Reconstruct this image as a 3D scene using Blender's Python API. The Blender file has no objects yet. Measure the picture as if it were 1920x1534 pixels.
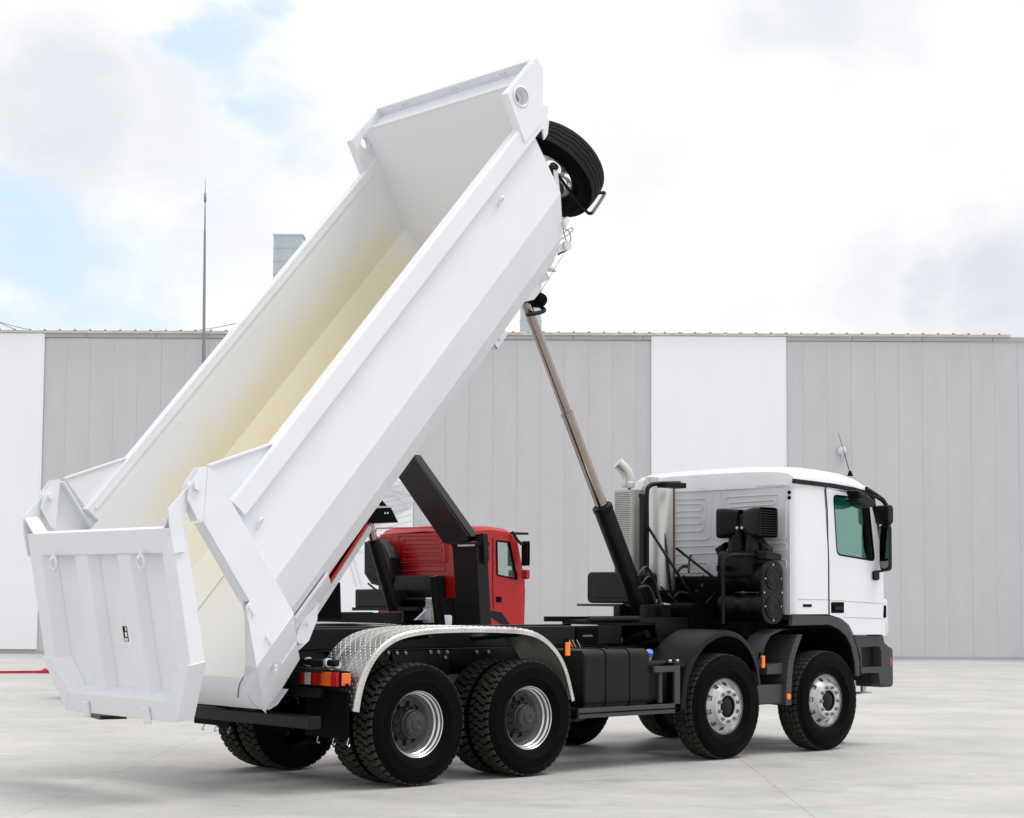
import bpy, bmesh, math, random
from math import sin, cos, pi, radians, sqrt, atan2
from mathutils import Vector, Matrix, Euler
from mathutils.geometry import tessellate_polygon
random.seed(7)
S = bpy.context.scene
V3 = Vector

# ------------------------------------------------------------------ camera
CP = V3((-10.1689, -13.6282, 1.7269)); YAW, PIT, ROLL = 0.833097, 0.075185, 0.0061
FPX, CY = 3347.76, 858.198                      # focal length and optical axis height, in photo pixels
fw = V3((cos(YAW)*cos(PIT), sin(YAW)*cos(PIT), sin(PIT)))
rt0 = V3((sin(YAW), -cos(YAW), 0)); up0 = rt0.cross(fw)
rt = rt0*cos(ROLL) + up0*sin(ROLL); up = -rt0*sin(ROLL) + up0*cos(ROLL)
cam = bpy.data.cameras.new('camera'); co = bpy.data.objects.new('camera', cam); S.collection.objects.link(co)
M = Matrix((rt, up, -fw)).transposed().to_4x4(); M.translation = CP; co.matrix_world = M
cam.sensor_fit = 'HORIZONTAL'; cam.sensor_width = 36; cam.lens = 36*FPX/1920
cam.shift_y = (CY-767)/1920; cam.clip_end = 5000; cam.clip_start = .1
S.camera = co
S.view_settings.view_transform = 'Standard'; S.view_settings.look = 'None'
S.view_settings.exposure = 0.17; S.view_settings.gamma = 1

def ray(u, w): return fw + rt*((u-960)/FPX) - up*((w-CY)/FPX)
def at(u, w, y=-1.25, ax=1):
    """point of the photo's line of sight (u, w) that lies on the real plane  axis = y"""
    d = ray(u, w); return CP + d*((y-CP[ax])/d[ax])
def onp(u, w, P0, N):
    d = ray(u, w); return CP + d*((P0-CP).dot(N)/d.dot(N))

# ------------------------------------------------------------------ world + sun
SUN_EL, SUN_AZ = 66, -42       # direction the light comes from: azimuth from +X towards +Y
W = bpy.data.worlds.new('World'); S.world = W; W.use_nodes = True
nt = W.node_tree; nt.nodes.clear()
def N(t, **k):
    n = nt.nodes.new(t)
    for a, b in k.items(): setattr(n, a, b)
    return n
def math_(op, a, b=None, c=None, clamp=False):
    n = N('ShaderNodeMath', operation=op, use_clamp=clamp)
    for i, x in enumerate((a, b, c)):
        if x is None: continue
        if isinstance(x, (int, float)): n.inputs[i].default_value = x
        else: nt.links.new(x, n.inputs[i])
    return n.outputs[0]
sky = N('ShaderNodeTexSky'); sky.sky_type = 'NISHITA'; sky.sun_disc = False
sky.sun_elevation = radians(SUN_EL); sky.sun_rotation = radians(90-SUN_AZ); sky.air_density = 1.0; sky.dust_density = 1.5
tc = N('ShaderNodeTexCoord')
n1 = N('ShaderNodeTexNoise'); n1.inputs['Scale'].default_value = 2.6; n1.inputs['Detail'].default_value = 7; n1.inputs['Roughness'].default_value = .58
mp = N('ShaderNodeMapping'); mp.inputs['Scale'].default_value = (1, 1, 1.9); mp.inputs['Location'].default_value = (3.1, .7, 2.2)
nt.links.new(tc.outputs['Generated'], mp.inputs[0]); nt.links.new(mp.outputs[0], n1.inputs['Vector'])
n2 = N('ShaderNodeTexNoise'); n2.inputs['Scale'].default_value = 11; n2.inputs['Detail'].default_value = 8; n2.inputs['Roughness'].default_value = .6
nt.links.new(mp.outputs[0], n2.inputs['Vector'])
# wobbled view direction so that cloud edges are ragged
wob = N('ShaderNodeVectorMath', operation='SCALE'); wob.inputs['Scale'].default_value = .10
sub = N('ShaderNodeVectorMath', operation='SUBTRACT'); sub.inputs[1].default_value = (.5, .5, .5)
nt.links.new(n2.outputs['Color'], sub.inputs[0]); nt.links.new(sub.outputs[0], wob.inputs[0])
wd = N('ShaderNodeVectorMath', operation='ADD'); nt.links.new(tc.outputs['Generated'], wd.inputs[0]); nt.links.new(wob.outputs[0], wd.inputs[1])
def blob(u, w, ru, soft=.5):
    d = ray(u, w).normalized(); R = ru/FPX
    dist = N('ShaderNodeVectorMath', operation='DISTANCE'); nt.links.new(wd.outputs[0], dist.inputs[0]); dist.inputs[1].default_value = d
    mr = N('ShaderNodeMapRange', interpolation_type='SMOOTHSTEP')
    nt.links.new(dist.outputs['Value'], mr.inputs[0]); mr.inputs[1].default_value = R*(1+soft); mr.inputs[2].default_value = R*(1-soft)
    return mr.outputs[0]
gaps = None
for b in [(40, 470, 150, .7, .95), (150, 530, 130, .7, .75), (250, 590, 110, .8, .7), (430, 90, 80, .7, .75), (500, 20, 60, .7, .8), (530, 190, 80, .8, .6), (560, 290, 70, .9, .5),
          (400, 360, 80, .9, .45), (340, 500, 90, .9, .45), (30, 590, 130, .8, .7), (620, 350, 60, .9, .4), (180, 400, 80, .9, .35), (470, 300, 90, .9, .4), (300, 540, 120, .9, .5), (360, 150, 60, .9, .3), (-150, 450, 150, .8, .7), (-260, 150, 180, .8, .6), (1440, 20, 110, .9, .16)]:
    v = math_('MULTIPLY', blob(*b[:4]), b[4])
    gaps = v if gaps is None else math_('MAXIMUM', gaps, v)
# general broken cloud away from the frame
gen = N('ShaderNodeMapRange', interpolation_type='SMOOTHSTEP'); nt.links.new(n1.outputs[0], gen.inputs[0]); gen.inputs[1].default_value = .60; gen.inputs[2].default_value = .74
gen_ = math_('MULTIPLY', gen.outputs[0], .35)
edge = N('ShaderNodeMapRange', interpolation_type='SMOOTHSTEP'); nt.links.new(math_('ADD', math_('MAXIMUM', gaps, gen_), math_('MULTIPLY', math_('SUBTRACT', n2.outputs[0], .5), 1.25)), edge.inputs[0]); edge.inputs[1].default_value = .12; edge.inputs[2].default_value = .98
gap = math_('MULTIPLY', edge.outputs[0], .95, clamp=True)
cloud = math_('SUBTRACT', 1, gap, clamp=True)
greys = None
for b in [(1440, 25, 90, .9, .5), (1560, 15, 110, .8, .55), (1660, 40, 70, .9, .4), (1640, 545, 90, .9, .5), (1760, 560, 80, .8, .7), (1880, 565, 110, .8, .8), (1970, 530, 120, .8, .6), (1530, 525, 60, .9, .3), (1400, 600, 60, .9, .2), (120, 200, 150, .9, .75), (300, 230, 120, .9, .5), (430, 420, 110, .9, .35), (520, 560, 100, .9, .3), (1180, 290, 100, .9, .25), (560, 260, 100, .9, .2), (1810, 270, 50, .9, .2), (60, 330, 120, .9, .3)]:
    v = math_('MULTIPLY', blob(*b[:4]), b[4]); greys = v if greys is None else math_('MAXIMUM', greys, v)
greys = math_('MULTIPLY', greys, math_('ADD', math_('MULTIPLY', n2.outputs[0], .8), .6), clamp=True)
cc = N('ShaderNodeMix', data_type='RGBA'); nt.links.new(greys, cc.inputs[0]); cc.inputs[6].default_value = (1.0, 1.0, 1.0, 1); cc.inputs[7].default_value = (.68, .71, .785, 1)
bgS = N('ShaderNodeBackground'); bgS.inputs[1].default_value = .15; 
tint = N('ShaderNodeMix', data_type='RGBA'); tint.inputs[0].default_value = .85; nt.links.new(sky.outputs[0], tint.inputs[6]); tint.inputs[7].default_value = (4.35, 5.35, 6.35, 1)
nt.links.new(tint.outputs[2], bgS.inputs[0])
bgC = N('ShaderNodeBackground'); bgC.inputs[1].default_value = .93; nt.links.new(cc.outputs[2], bgC.inputs[0])
mx = N('ShaderNodeMixShader'); nt.links.new(cloud, mx.inputs[0]); nt.links.new(bgS.outputs[0], mx.inputs[1]); nt.links.new(bgC.outputs[0], mx.inputs[2])
wo = N('ShaderNodeOutputWorld'); nt.links.new(mx.outputs[0], wo.inputs[0])

sl = bpy.data.lights.new('sun', 'SUN'); so = bpy.data.objects.new('sun', sl); S.collection.objects.link(so)
sl.energy = 1.8; sl.angle = radians(30); sl.color = (1, .985, .96)
sd = V3((cos(radians(SUN_EL))*cos(radians(SUN_AZ)), cos(radians(SUN_EL))*sin(radians(SUN_AZ)), sin(radians(SUN_EL))))
so.rotation_euler = sd.to_track_quat('Z', 'Y').to_euler(); so.location = (0, 0, 30)

# ------------------------------------------------------------------ materials
def mat(name, col, rough=.5, metal=0, noise=0, nscale=8, bump=0, bscale=60, spec=.5, coat=0, stretch=None, dirt=None):
    m = bpy.data.materials.new(name); m.use_nodes = True; t = m.node_tree; b = t.nodes['Principled BSDF']
    b.inputs['Base Color'].default_value = (*col, 1); b.inputs['Roughness'].default_value = rough; b.inputs['Metallic'].default_value = metal
    b.inputs['Specular IOR Level'].default_value = spec; b.inputs['Coat Weight'].default_value = coat; b.inputs['Coat Roughness'].default_value = .08
    tc = t.nodes.new('ShaderNodeTexCoord'); src = tc.outputs['Object']
    if stretch:
        mp = t.nodes.new('ShaderNodeMapping'); mp.inputs['Scale'].default_value = stretch; t.links.new(src, mp.inputs[0]); src = mp.outputs[0]
    if noise:
        n = t.nodes.new('ShaderNodeTexNoise'); n.inputs['Scale'].default_value = nscale; n.inputs['Detail'].default_value = 6; t.links.new(src, n.inputs['Vector'])
        r = t.nodes.new('ShaderNodeMix'); r.data_type = 'RGBA'
        d = dirt or tuple(c*(1-noise) for c in col)
        r.inputs[6].default_value = (*d, 1); r.inputs[7].default_value = (*[min(1, c*(1+noise*.6)) for c in col], 1)
        mr = t.nodes.new('ShaderNodeMapRange'); mr.inputs[1].default_value = .3; mr.inputs[2].default_value = .7
        t.links.new(n.outputs[0], mr.inputs[0]); t.links.new(mr.outputs[0], r.inputs[0]); t.links.new(r.outputs[2], b.inputs['Base Color'])
        rr = t.nodes.new('ShaderNodeMapRange'); rr.inputs[3].default_value = max(0, rough-.08); rr.inputs[4].default_value = min(1, rough+.1); t.links.new(n.outputs[0], rr.inputs[0]); t.links.new(rr.outputs[0], b.inputs['Roughness'])
    if bump:
        n = t.nodes.new('ShaderNodeTexNoise'); n.inputs['Scale'].default_value = bscale; n.inputs['Detail'].default_value = 4; t.links.new(src, n.inputs['Vector'])
        bp = t.nodes.new('ShaderNodeBump'); bp.inputs['Strength'].default_value = bump; bp.inputs['Distance'].default_value = .01; t.links.new(n.outputs[0], bp.inputs['Height']); t.links.new(bp.outputs[0], b.inputs['Normal'])
    return m
WHITE = mat('white_paint', (.77, .785, .835), .38, noise=.03, nscale=3, bump=.03, bscale=6, spec=.45)
CABW = mat('cab_white_paint', (.77, .785, .84), .22, noise=.02, nscale=2, coat=.5)
CABREAR = mat('cab_rear_primer', (.66, .68, .72), .4, noise=.03, nscale=4)
BLACKP = mat('chassis_black_paint', (.006, .0062, .007), .38, noise=.25, nscale=5, bump=.05, bscale=30, spec=.2)
BLACKM = mat('matt_black', (.003, .003, .0035), .6, noise=.3, nscale=9, spec=.06)
PLAST = mat('black_plastic', (.005, .005, .0058), .38, noise=.2, nscale=7, bump=.06, bscale=120, spec=.22)
GREYP = mat('dark_grey_plastic', (.05, .052, .058), .5, noise=.12, nscale=6, bump=.08, bscale=140, spec=.3)
RUB = mat('tyre_rubber', (.002, .002, .0022), .5, noise=.3, nscale=14, bump=.05, bscale=40, spec=.05)
TREAD = mat('tread_rubber', (.042, .040, .034), .85, noise=.4, nscale=12, bump=.2, bscale=90, spec=.12)
TREADS = mat('new_tread_rubber', (.014, .014, .0145), .7, noise=.3, nscale=12, bump=.1, bscale=90, spec=.15)
RIMF = mat('front_rim_paint', (.55, .56, .575), .33, .5, noise=.08, nscale=12)
RIM = mat('silver_rim_paint', (.66, .67, .69), .22, .75, noise=.08, nscale=12)
HUB = mat('grey_hub_paint', (.028, .029, .034), .40, .1, noise=.2, nscale=12)
ALU = mat('aluminium_treadplate', (.60, .585, .555), .36, 1, noise=.25, nscale=5)
CHROME = mat('ram_chrome', (.36, .31, .28), .07, 1, noise=.1, nscale=3)
STEEL = mat('brushed_stainless', (.60, .595, .58), .42, .75, noise=.05, nscale=2, stretch=(3, 3, .3))
SHIELD = mat('perforated_heat_shield', (.48, .49, .47), .45, .7, noise=.12, nscale=4)
GALV = mat('galvanised_sheet', (.62, .65, .68), .35, .6, noise=.15, nscale=3)
RED = mat('red_paint', (.40, .010, .011), .35, noise=.06, nscale=2, coat=.12, spec=.3)
AMBER = mat('amber_lens', (.95, .22, .01), .2)
REDL = mat('red_lens', (.50, .012, .008), .12, coat=.6)
AMBL = mat('amber_lamp_lens', (.85, .13, .01), .12, coat=.6)
CLEARL = mat('clear_lens', (.62, .62, .60), .15, coat=.6)
BLUE = mat('blue_cap', (.05, .17, .55), .3)
YEL = mat('yellow_mark', (.7, .55, .05), .4)
BANNER = mat('white_banner', (.90, .915, .97), .55, noise=.02, nscale=.3)
BANLINE = mat('grey_print_line', (.66, .68, .72), .6)
TRIM = mat('cream_roof_sheet', (.78, .76, .70), .5, noise=.15, nscale=4)
FASC = mat('grey_fascia', (.44, .44, .46), .5, noise=.06, nscale=2)
PIPE = mat('duct_metal', (.45, .52, .58), .4, .4, noise=.1, nscale=2)
STRAP = mat('red_strap', (.45, .02, .06), .6, noise=.2, nscale=6)
HOSE = mat('rubber_hose', (.02, .02, .022), .5)
REDH = mat('red_silicone_hose', (.20, .015, .02), .45, noise=.2, nscale=20)
BRASS = mat('brass_pipe', (.28, .19, .10), .4, .8)
WIRE = mat('galvanised_cable', (.25, .26, .28), .5, .4)
DARKI = mat('dark_interior', (.02, .022, .022), .8)
PAPER = mat('printed_label', (.75, .72, .66), .5)

def panel_mat():
    m = bpy.data.materials.new('sandwich_panel_grey'); m.use_nodes = True; t = m.node_tree; b = t.nodes['Principled BSDF']
    b.inputs['Roughness'].default_value = .55
    tc = t.nodes.new('ShaderNodeTexCoord'); oi = t.nodes.new('ShaderNodeObjectInfo')
    add = t.nodes.new('ShaderNodeVectorMath'); add.operation = 'ADD'; t.links.new(tc.outputs['Object'], add.inputs[0]); t.links.new(oi.outputs['Location'], add.inputs[1])
    mp = t.nodes.new('ShaderNodeMapping'); mp.inputs['Scale'].default_value = (2.2, 2.2, .35); t.links.new(add.outputs[0], mp.inputs[0])
    n = t.nodes.new('ShaderNodeTexNoise'); n.inputs['Scale'].default_value = 1.2; n.inputs['Detail'].default_value = 6; t.links.new(mp.outputs[0], n.inputs['Vector'])
    n3 = t.nodes.new('ShaderNodeTexNoise'); n3.inputs['Scale'].default_value = 5; n3.inputs['Detail'].default_value = 5; t.links.new(add.outputs[0], n3.inputs['Vector'])
    a = t.nodes.new('ShaderNodeMath'); a.operation = 'MULTIPLY_ADD'; t.links.new(n3.outputs[0], a.inputs[0]); a.inputs[1].default_value = .3; 
    t.links.new(n.outputs[0], a.inputs[2])
    a2 = t.nodes.new('ShaderNodeMath'); a2.operation = 'MULTIPLY_ADD'; t.links.new(oi.outputs['Random'], a2.inputs[0]); a2.inputs[1].default_value = .03; t.links.new(a.outputs[0], a2.inputs[2])
    mr = t.nodes.new('ShaderNodeMapRange'); mr.inputs[1].default_value = .4; mr.inputs[2].default_value = 1.0; t.links.new(a2.outputs[0], mr.inputs[0])
    r = t.nodes.new('ShaderNodeMix'); r.data_type = 'RGBA'; r.inputs[6].default_value = (.545, .55, .58, 1); r.inputs[7].default_value = (.595, .60, .63, 1)
    t.links.new(mr.outputs[0], r.inputs[0]); t.links.new(r.outputs[2], b.inputs['Base Color'])
    return m
PANEL = panel_mat()

def body_in_mat():
    """white top coat misted over a cream primer: the cream stays in the trough of the body (local x along, y across, z up)"""
    m = bpy.data.materials.new('white_over_cream_primer'); m.use_nodes = True; t = m.node_tree; b = t.nodes['Principled BSDF']; L = t.links.new
    b.inputs['Roughness'].default_value = .45
    tc = t.nodes.new('ShaderNodeTexCoord'); sp = t.nodes.new('ShaderNodeSeparateXYZ'); L(tc.outputs['Object'], sp.inputs[0])
    n = t.nodes.new('ShaderNodeTexNoise'); n.inputs['Scale'].default_value = 2.2; n.inputs['Detail'].default_value = 5; L(tc.outputs['Object'], n.inputs['Vector'])
    def mth(op, a, c, d=None):
        q = t.nodes.new('ShaderNodeMath'); q.operation = op
        for i, x in enumerate((a, c, d)):
            if x is None: continue
            if isinstance(x, (int, float)): q.inputs[i].default_value = x
            else: L(x, q.inputs[i])
        return q.outputs[0]
    def ss(x, lo, hi):
        q = t.nodes.new('ShaderNodeMapRange'); q.interpolation_type = 'SMOOTHSTEP'; L(x, q.inputs[0]); q.inputs[1].default_value = lo; q.inputs[2].default_value = hi; return q.outputs[0]
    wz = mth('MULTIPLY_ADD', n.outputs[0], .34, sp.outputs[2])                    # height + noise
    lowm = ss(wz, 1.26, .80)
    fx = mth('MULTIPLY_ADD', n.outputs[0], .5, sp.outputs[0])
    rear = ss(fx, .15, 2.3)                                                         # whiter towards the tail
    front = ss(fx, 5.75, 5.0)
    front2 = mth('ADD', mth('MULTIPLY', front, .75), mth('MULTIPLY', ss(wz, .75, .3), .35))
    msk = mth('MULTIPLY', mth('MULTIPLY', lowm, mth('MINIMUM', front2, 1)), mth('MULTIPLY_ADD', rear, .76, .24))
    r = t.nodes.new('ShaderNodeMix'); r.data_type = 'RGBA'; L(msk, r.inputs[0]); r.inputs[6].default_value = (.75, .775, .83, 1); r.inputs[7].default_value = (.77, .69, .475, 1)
    n2 = t.nodes.new('ShaderNodeTexNoise'); n2.inputs['Scale'].default_value = 9; n2.inputs['Detail'].default_value = 8; L(tc.outputs['Object'], n2.inputs['Vector'])
    r2 = t.nodes.new('ShaderNodeMix'); r2.data_type = 'RGBA'; r2.blend_type = 'MULTIPLY'; L(ss(n2.outputs[0], .66, .8), r2.inputs[0]); L(r.outputs[2], r2.inputs[6]); r2.inputs[7].default_value = (.86, .84, .78, 1)
    L(r2.outputs[2], b.inputs['Base Color'])
    return m
BODYIN = body_in_mat()

def glass(name, col, gl=.10):
    m = bpy.data.materials.new(name); m.use_nodes = True; t = m.node_tree; t.nodes.clear(); L = t.links.new
    o = t.nodes.new('ShaderNodeOutputMaterial'); tr = t.nodes.new('ShaderNodeBsdfTransparent'); tr.inputs[0].default_value = (*col, 1)
    g = t.nodes.new('ShaderNodeBsdfGlossy'); g.inputs['Roughness'].default_value = .03; g.inputs[0].default_value = (.9, .95, .93, 1)
    lw = t.nodes.new('ShaderNodeLayerWeight'); lw.inputs[0].default_value = .35; a = t.nodes.new('ShaderNodeMath'); a.operation = 'MULTIPLY_ADD'; a.inputs[1].default_value = .5; a.inputs[2].default_value = gl; a.use_clamp = True
    L(lw.outputs['Fresnel'], a.inputs[0]); mxs = t.nodes.new('ShaderNodeMixShader'); L(a.outputs[0], mxs.inputs[0]); L(tr.outputs[0], mxs.inputs[1]); L(g.outputs[0], mxs.inputs[2]); L(mxs.outputs[0], o.inputs[0])
    return m
GLASS = glass('green_tinted_glass', (.55, .78, .72), .05)
GLASSB = glass('shade_band_glass', (.10, .62, .50), .05)
GLASSR = glass('clear_cab_glass', (.75, .82, .80), .10)
MIRG = mat('mirror_glass', (.16, .19, .20), .05, 1)

def concrete():
    m = bpy.data.materials.new('power_floated_concrete'); m.use_nodes = True; t = m.node_tree; b = t.nodes['Principled BSDF']; L = t.links.new
    geo = t.nodes.new('ShaderNodeNewGeometry')
    mp = t.nodes.new('ShaderNodeMapping'); mp.inputs['Rotation'].default_value = (0, 0, radians(42.85)); L(geo.outputs['Position'], mp.inputs[0])
    def nz(sc, det, rough=.55, s=(1, 1, 1)):
        q = t.nodes.new('ShaderNodeMapping'); q.inputs['Scale'].default_value = s; L(mp.outputs[0], q.inputs[0])
        n = t.nodes.new('ShaderNodeTexNoise'); n.inputs['Scale'].default_value = sc; n.inputs['Detail'].default_value = det; n.inputs['Roughness'].default_value = rough; L(q.outputs[0], n.inputs['Vector']); return n
    def ramp(x, a, bb, lo, hi):
        q = t.nodes.new('ShaderNodeMapRange'); q.interpolation_type = 'SMOOTHSTEP'; L(x, q.inputs[0]); q.inputs[1].default_value = lo; q.inputs[2].default_value = hi
        r = t.nodes.new('ShaderNodeMix'); r.data_type = 'RGBA'; L(q.outputs[0], r.inputs[0]); 
        for i, c in ((6, a), (7, bb)):
            if isinstance(c, tuple): r.inputs[i].default_value = (*c, 1)
            else: L(c, r.inputs[i])
        return r.outputs[2]
    c1 = ramp(nz(.55, 6).outputs[0], (.41, .41, .398), (.505, .492, .47), .32, .68)
    c2 = ramp(nz(.9, 5, .6, (.6, 1.3, 1)).outputs[0], c1, (.34, .36, .348), .46, .80)
    pk = nz(1.7, 5, .6, (.5, 1.2, 1))
    c3 = ramp(pk.outputs[0], c2, (.50, .425, .395), .50, .80)
    c4 = ramp(nz(7, 6, .65, (.7, 1, 1)).outputs[0], c3, (.25, .25, .24), .50, .92)
    c4 = ramp(nz(2.6, 7, .7, (.45, 1.6, 1)).outputs[0], c4, (.60, .585, .56), .56, .74)
    c4 = ramp(nz(.35, 5, .6, (.25, 3.2, 1)).outputs[0], c4, (.33, .335, .325), .60, .80)
    c5 = ramp(nz(70, 4, .7).outputs[0], c4, (.53, .515, .49), .62, .9)
    # hairline crazing and old scratches
    vo = t.nodes.new('ShaderNodeTexVoronoi'); vo.feature = 'DISTANCE_TO_EDGE'; vo.inputs['Scale'].default_value = .8
    wv = t.nodes.new('ShaderNodeVectorMath'); wv.operation = 'ADD'; nn = nz(2.3, 5); sc = t.nodes.new('ShaderNodeVectorMath'); sc.operation = 'SCALE'; sc.inputs['Scale'].default_value = .7
    L(nn.outputs['Color'], sc.inputs[0]); L(mp.outputs[0], wv.inputs[0]); L(sc.outputs[0], wv.inputs[1]); L(wv.outputs[0], vo.inputs['Vector'])
    cr = t.nodes.new('ShaderNodeMapRange'); L(vo.outputs['Distance'], cr.inputs[0]); cr.inputs[1].default_value = .006; cr.inputs[2].default_value = .0; cr.inputs[4].default_value = .22
    c6 = t.nodes.new('ShaderNodeMix'); c6.data_type = 'RGBA'; L(cr.outputs[0], c6.inputs[0]); L(c5, c6.inputs[6]); c6.inputs[7].default_value = (.2, .2, .19, 1)
    L(c6.outputs[2], b.inputs['Base Color'])
    rr = t.nodes.new('ShaderNodeMapRange'); L(nz(.9, 6).outputs[0], rr.inputs[0]); rr.inputs[1].default_value = .3; rr.inputs[2].default_value = .7; rr.inputs[3].default_value = .42; rr.inputs[4].default_value = .72
    L(rr.outputs[0], b.inputs['Roughness'])
    bp = t.nodes.new('ShaderNodeBump'); bp.inputs['Strength'].default_value = .25; bp.inputs['Distance'].default_value = .004; L(nz(45, 6, .7).outputs[0], bp.inputs['Height']); L(bp.outputs[0], b.inputs['Normal'])
    return m
CONC = concrete()
JOINT = mat('joint_filler', (.10, .10, .095), .8)
WET = mat('wet_concrete', (.16, .16, .155), .5, noise=.3, nscale=2, spec=.2)

# ------------------------------------------------------------------ mesh helpers
C = S.collection
LASTO = [None]
class MB:
    def __init__(s): s.v = []; s.f = []; s.sm = []
    def add(s, vs, fs, smooth=False):
        o = len(s.v); s.v += [V3(p) for p in vs]; s.f += [tuple(i+o for i in f) for f in fs]; s.sm += [smooth]*len(fs); return s
    def box(s, a, b):
        x0, y0, z0 = [min(p, q) for p, q in zip(a, b)]; x1, y1, z1 = [max(p, q) for p, q in zip(a, b)]
        return s.hexa([(x0, y0, z0), (x1, y0, z0), (x1, y1, z0), (x0, y1, z0), (x0, y0, z1), (x1, y0, z1), (x1, y1, z1), (x0, y1, z1)])
    def hexa(s, p): return s.add(p, [(3, 2, 1, 0), (4, 5, 6, 7), (0, 1, 5, 4), (1, 2, 6, 5), (2, 3, 7, 6), (3, 0, 4, 7)])
    def beam(s, a, b, w, h, side=V3((0, 1, 0))):
        """square section bar from a to b: w along `side`, h across"""
        a, b = V3(a), V3(b); d = (b-a).normalized(); side = V3(side); n = d.cross(side).normalized(); sd_ = n.cross(d).normalized()
        x, z = sd_*w/2, n*h/2
        return s.hexa([a-x-z, b-x-z, b+x-z, a+x-z, a-x+z, b-x+z, b+x+z, a+x+z])
    def prism(s, pts, ext, hole=None):
        ext = V3(ext); pts = [V3(p) for p in pts]; n = len(pts)
        if hole:
            hole = [V3(p) for p in hole]; allp = pts+hole; k = len(hole)
            tris = tessellate_polygon([pts, hole])
            s.add(allp+[p+ext for p in allp], [t for t in tris]+[tuple(i+n+k for i in reversed(t)) for t in tris] +
                  [(i, (i+1) % n, (i+1) % n+n+k, i+n+k) for i in range(n)]+[(n+i, n+(i+1) % k, n+(i+1) % k+n+k, n+i+n+k) for i in range(k)])
        else:
            s.add(pts+[p+ext for p in pts], [tuple(range(n)), tuple(reversed(range(n, 2*n)))]+[(i, (i+1) % n, (i+1) % n+n, i+n) for i in range(n)])
        return s
    def tube(s, pts, r, n=10, closed=False, flat=None):
        pts = [V3(p) for p in pts]; m = len(pts); rs = r if isinstance(r, (list, tuple)) else [r]*m; vs = []; ref = None
        for i, p in enumerate(pts):
            a = pts[i-1] if (i or closed) else p; b = pts[(i+1) % m] if (i < m-1 or closed) else p
            d = (b-a).normalized()
            if ref is None: ref = d.orthogonal().normalized()
            ref = (ref-d*ref.dot(d)).normalized(); q = d.cross(ref)
            for k in range(n): t = 2*pi*k/n; vs.append(p+(ref*cos(t)+q*sin(t))*rs[i])
        fs = []; last = m if closed else m-1
        for i in range(last):
            for k in range(n): fs.append((i*n+k, i*n+(k+1) % n, ((i+1) % m)*n+(k+1) % n, ((i+1) % m)*n+k))
        s.add(vs, fs, True)
        if not closed:
            o = len(s.v)-len(vs); s.f += [tuple(o+k for k in reversed(range(n))), tuple(o+(m-1)*n+k for k in range(n))]; s.sm += [False, False]
        return s
    def cyl(s, a, b, r, r2=None, n=20): return s.tube([a, b], [r, r if r2 is None else r2], n)
    def lathe(s, prof, c=(0, 0, 0), axis='y', n=48, closed=False, skip=None, ends=False):
        """prof: list of (radius, offset along axis)"""
        c = V3(c); vs = []
        ax = {'y': (V3((1, 0, 0)), V3((0, 0, 1)), V3((0, 1, 0))), 'x': (V3((0, 1, 0)), V3((0, 0, 1)), V3((1, 0, 0))), 'z': (V3((1, 0, 0)), V3((0, 1, 0)), V3((0, 0, 1)))}[axis]
        for k in range(n):
            t = 2*pi*k/n; e = ax[0]*cos(t)+ax[1]*sin(t)
            for r, o in prof: vs.append(c+e*r+ax[2]*o)
        m = len(prof); fs = []
        for k in range(n):
            for i in range(m if closed else m-1):
                if skip and skip(k, i): continue
                j = (i+1) % m; fs.append((k*m+i, k*m+j, ((k+1) % n)*m+j, ((k+1) % n)*m+i))
        s.add(vs, fs, True)
        if ends:
            o = len(s.v)-len(vs)
            for i in (0, m-1): s.f.append(tuple(o+k*m+i for k in range(n))); s.sm.append(False)
        return s
    def rbox(s, a, b, r, axis=1, n=5):
        """box with edges rounded along one axis"""
        x0, y0, z0 = [min(p, q) for p, q in zip(a, b)]; x1, y1, z1 = [max(p, q) for p, q in zip(a, b)]
        lo, hi = (x0, y0, z0), (x1, y1, z1); i, j = [k for k in range(3) if k != axis]
        pts = []
        for cx, cy, t0 in ((hi[i]-r, hi[j]-r, 0), (lo[i]+r, hi[j]-r, pi/2), (lo[i]+r, lo[j]+r, pi), (hi[i]-r, lo[j]+r, 1.5*pi)):
            for k in range(n+1):
                t = t0+pi/2*k/n; p = [0, 0, 0]; p[i] = cx+r*cos(t); p[j] = cy+r*sin(t); p[axis] = lo[axis]; pts.append(p)
        e = [0, 0, 0]; e[axis] = hi[axis]-lo[axis]; return s.prism(pts, e)
    def mirror(s):
        """add the mirror image in y"""
        n = len(s.v); s.v += [V3((p.x, -p.y, p.z)) for p in s.v]; s.f += [tuple(i+n for i in reversed(f)) for f in s.f]; s.sm += s.sm; return s
    def mesh(s, name, m, inv=None, bevel=0, seg=2):
        me = bpy.data.meshes.new(name); me.from_pydata([tuple(inv @ p) if inv else tuple(p) for p in s.v], [], s.f)
        bm = bmesh.new(); bm.from_mesh(me); bmesh.ops.recalc_face_normals(bm, faces=bm.faces)
        for f, q in zip(bm.faces, s.sm): f.smooth = q
        bm.to_mesh(me); bm.free()
        me.materials.append(m); fl = [bool(p.use_smooth) for p in me.polygons]; me.set_sharp_from_angle(angle=radians(38)); me.polygons.foreach_set('use_smooth', fl)
        return me
    def build(s, name, m, parent=None, inv=None, bevel=0, loc=None):
        me = s.mesh(name, m, inv); o = bpy.data.objects.new(name, me); C.objects.link(o); LASTO[0] = o
        if parent: o.parent = parent
        if loc: o.location = loc
        if bevel:
            b = o.modifiers.new('bevel', 'BEVEL'); b.width = bevel; b.segments = 2; b.limit_method = 'ANGLE'; b.angle_limit = radians(35); b.harden_normals = False
        return o
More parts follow.
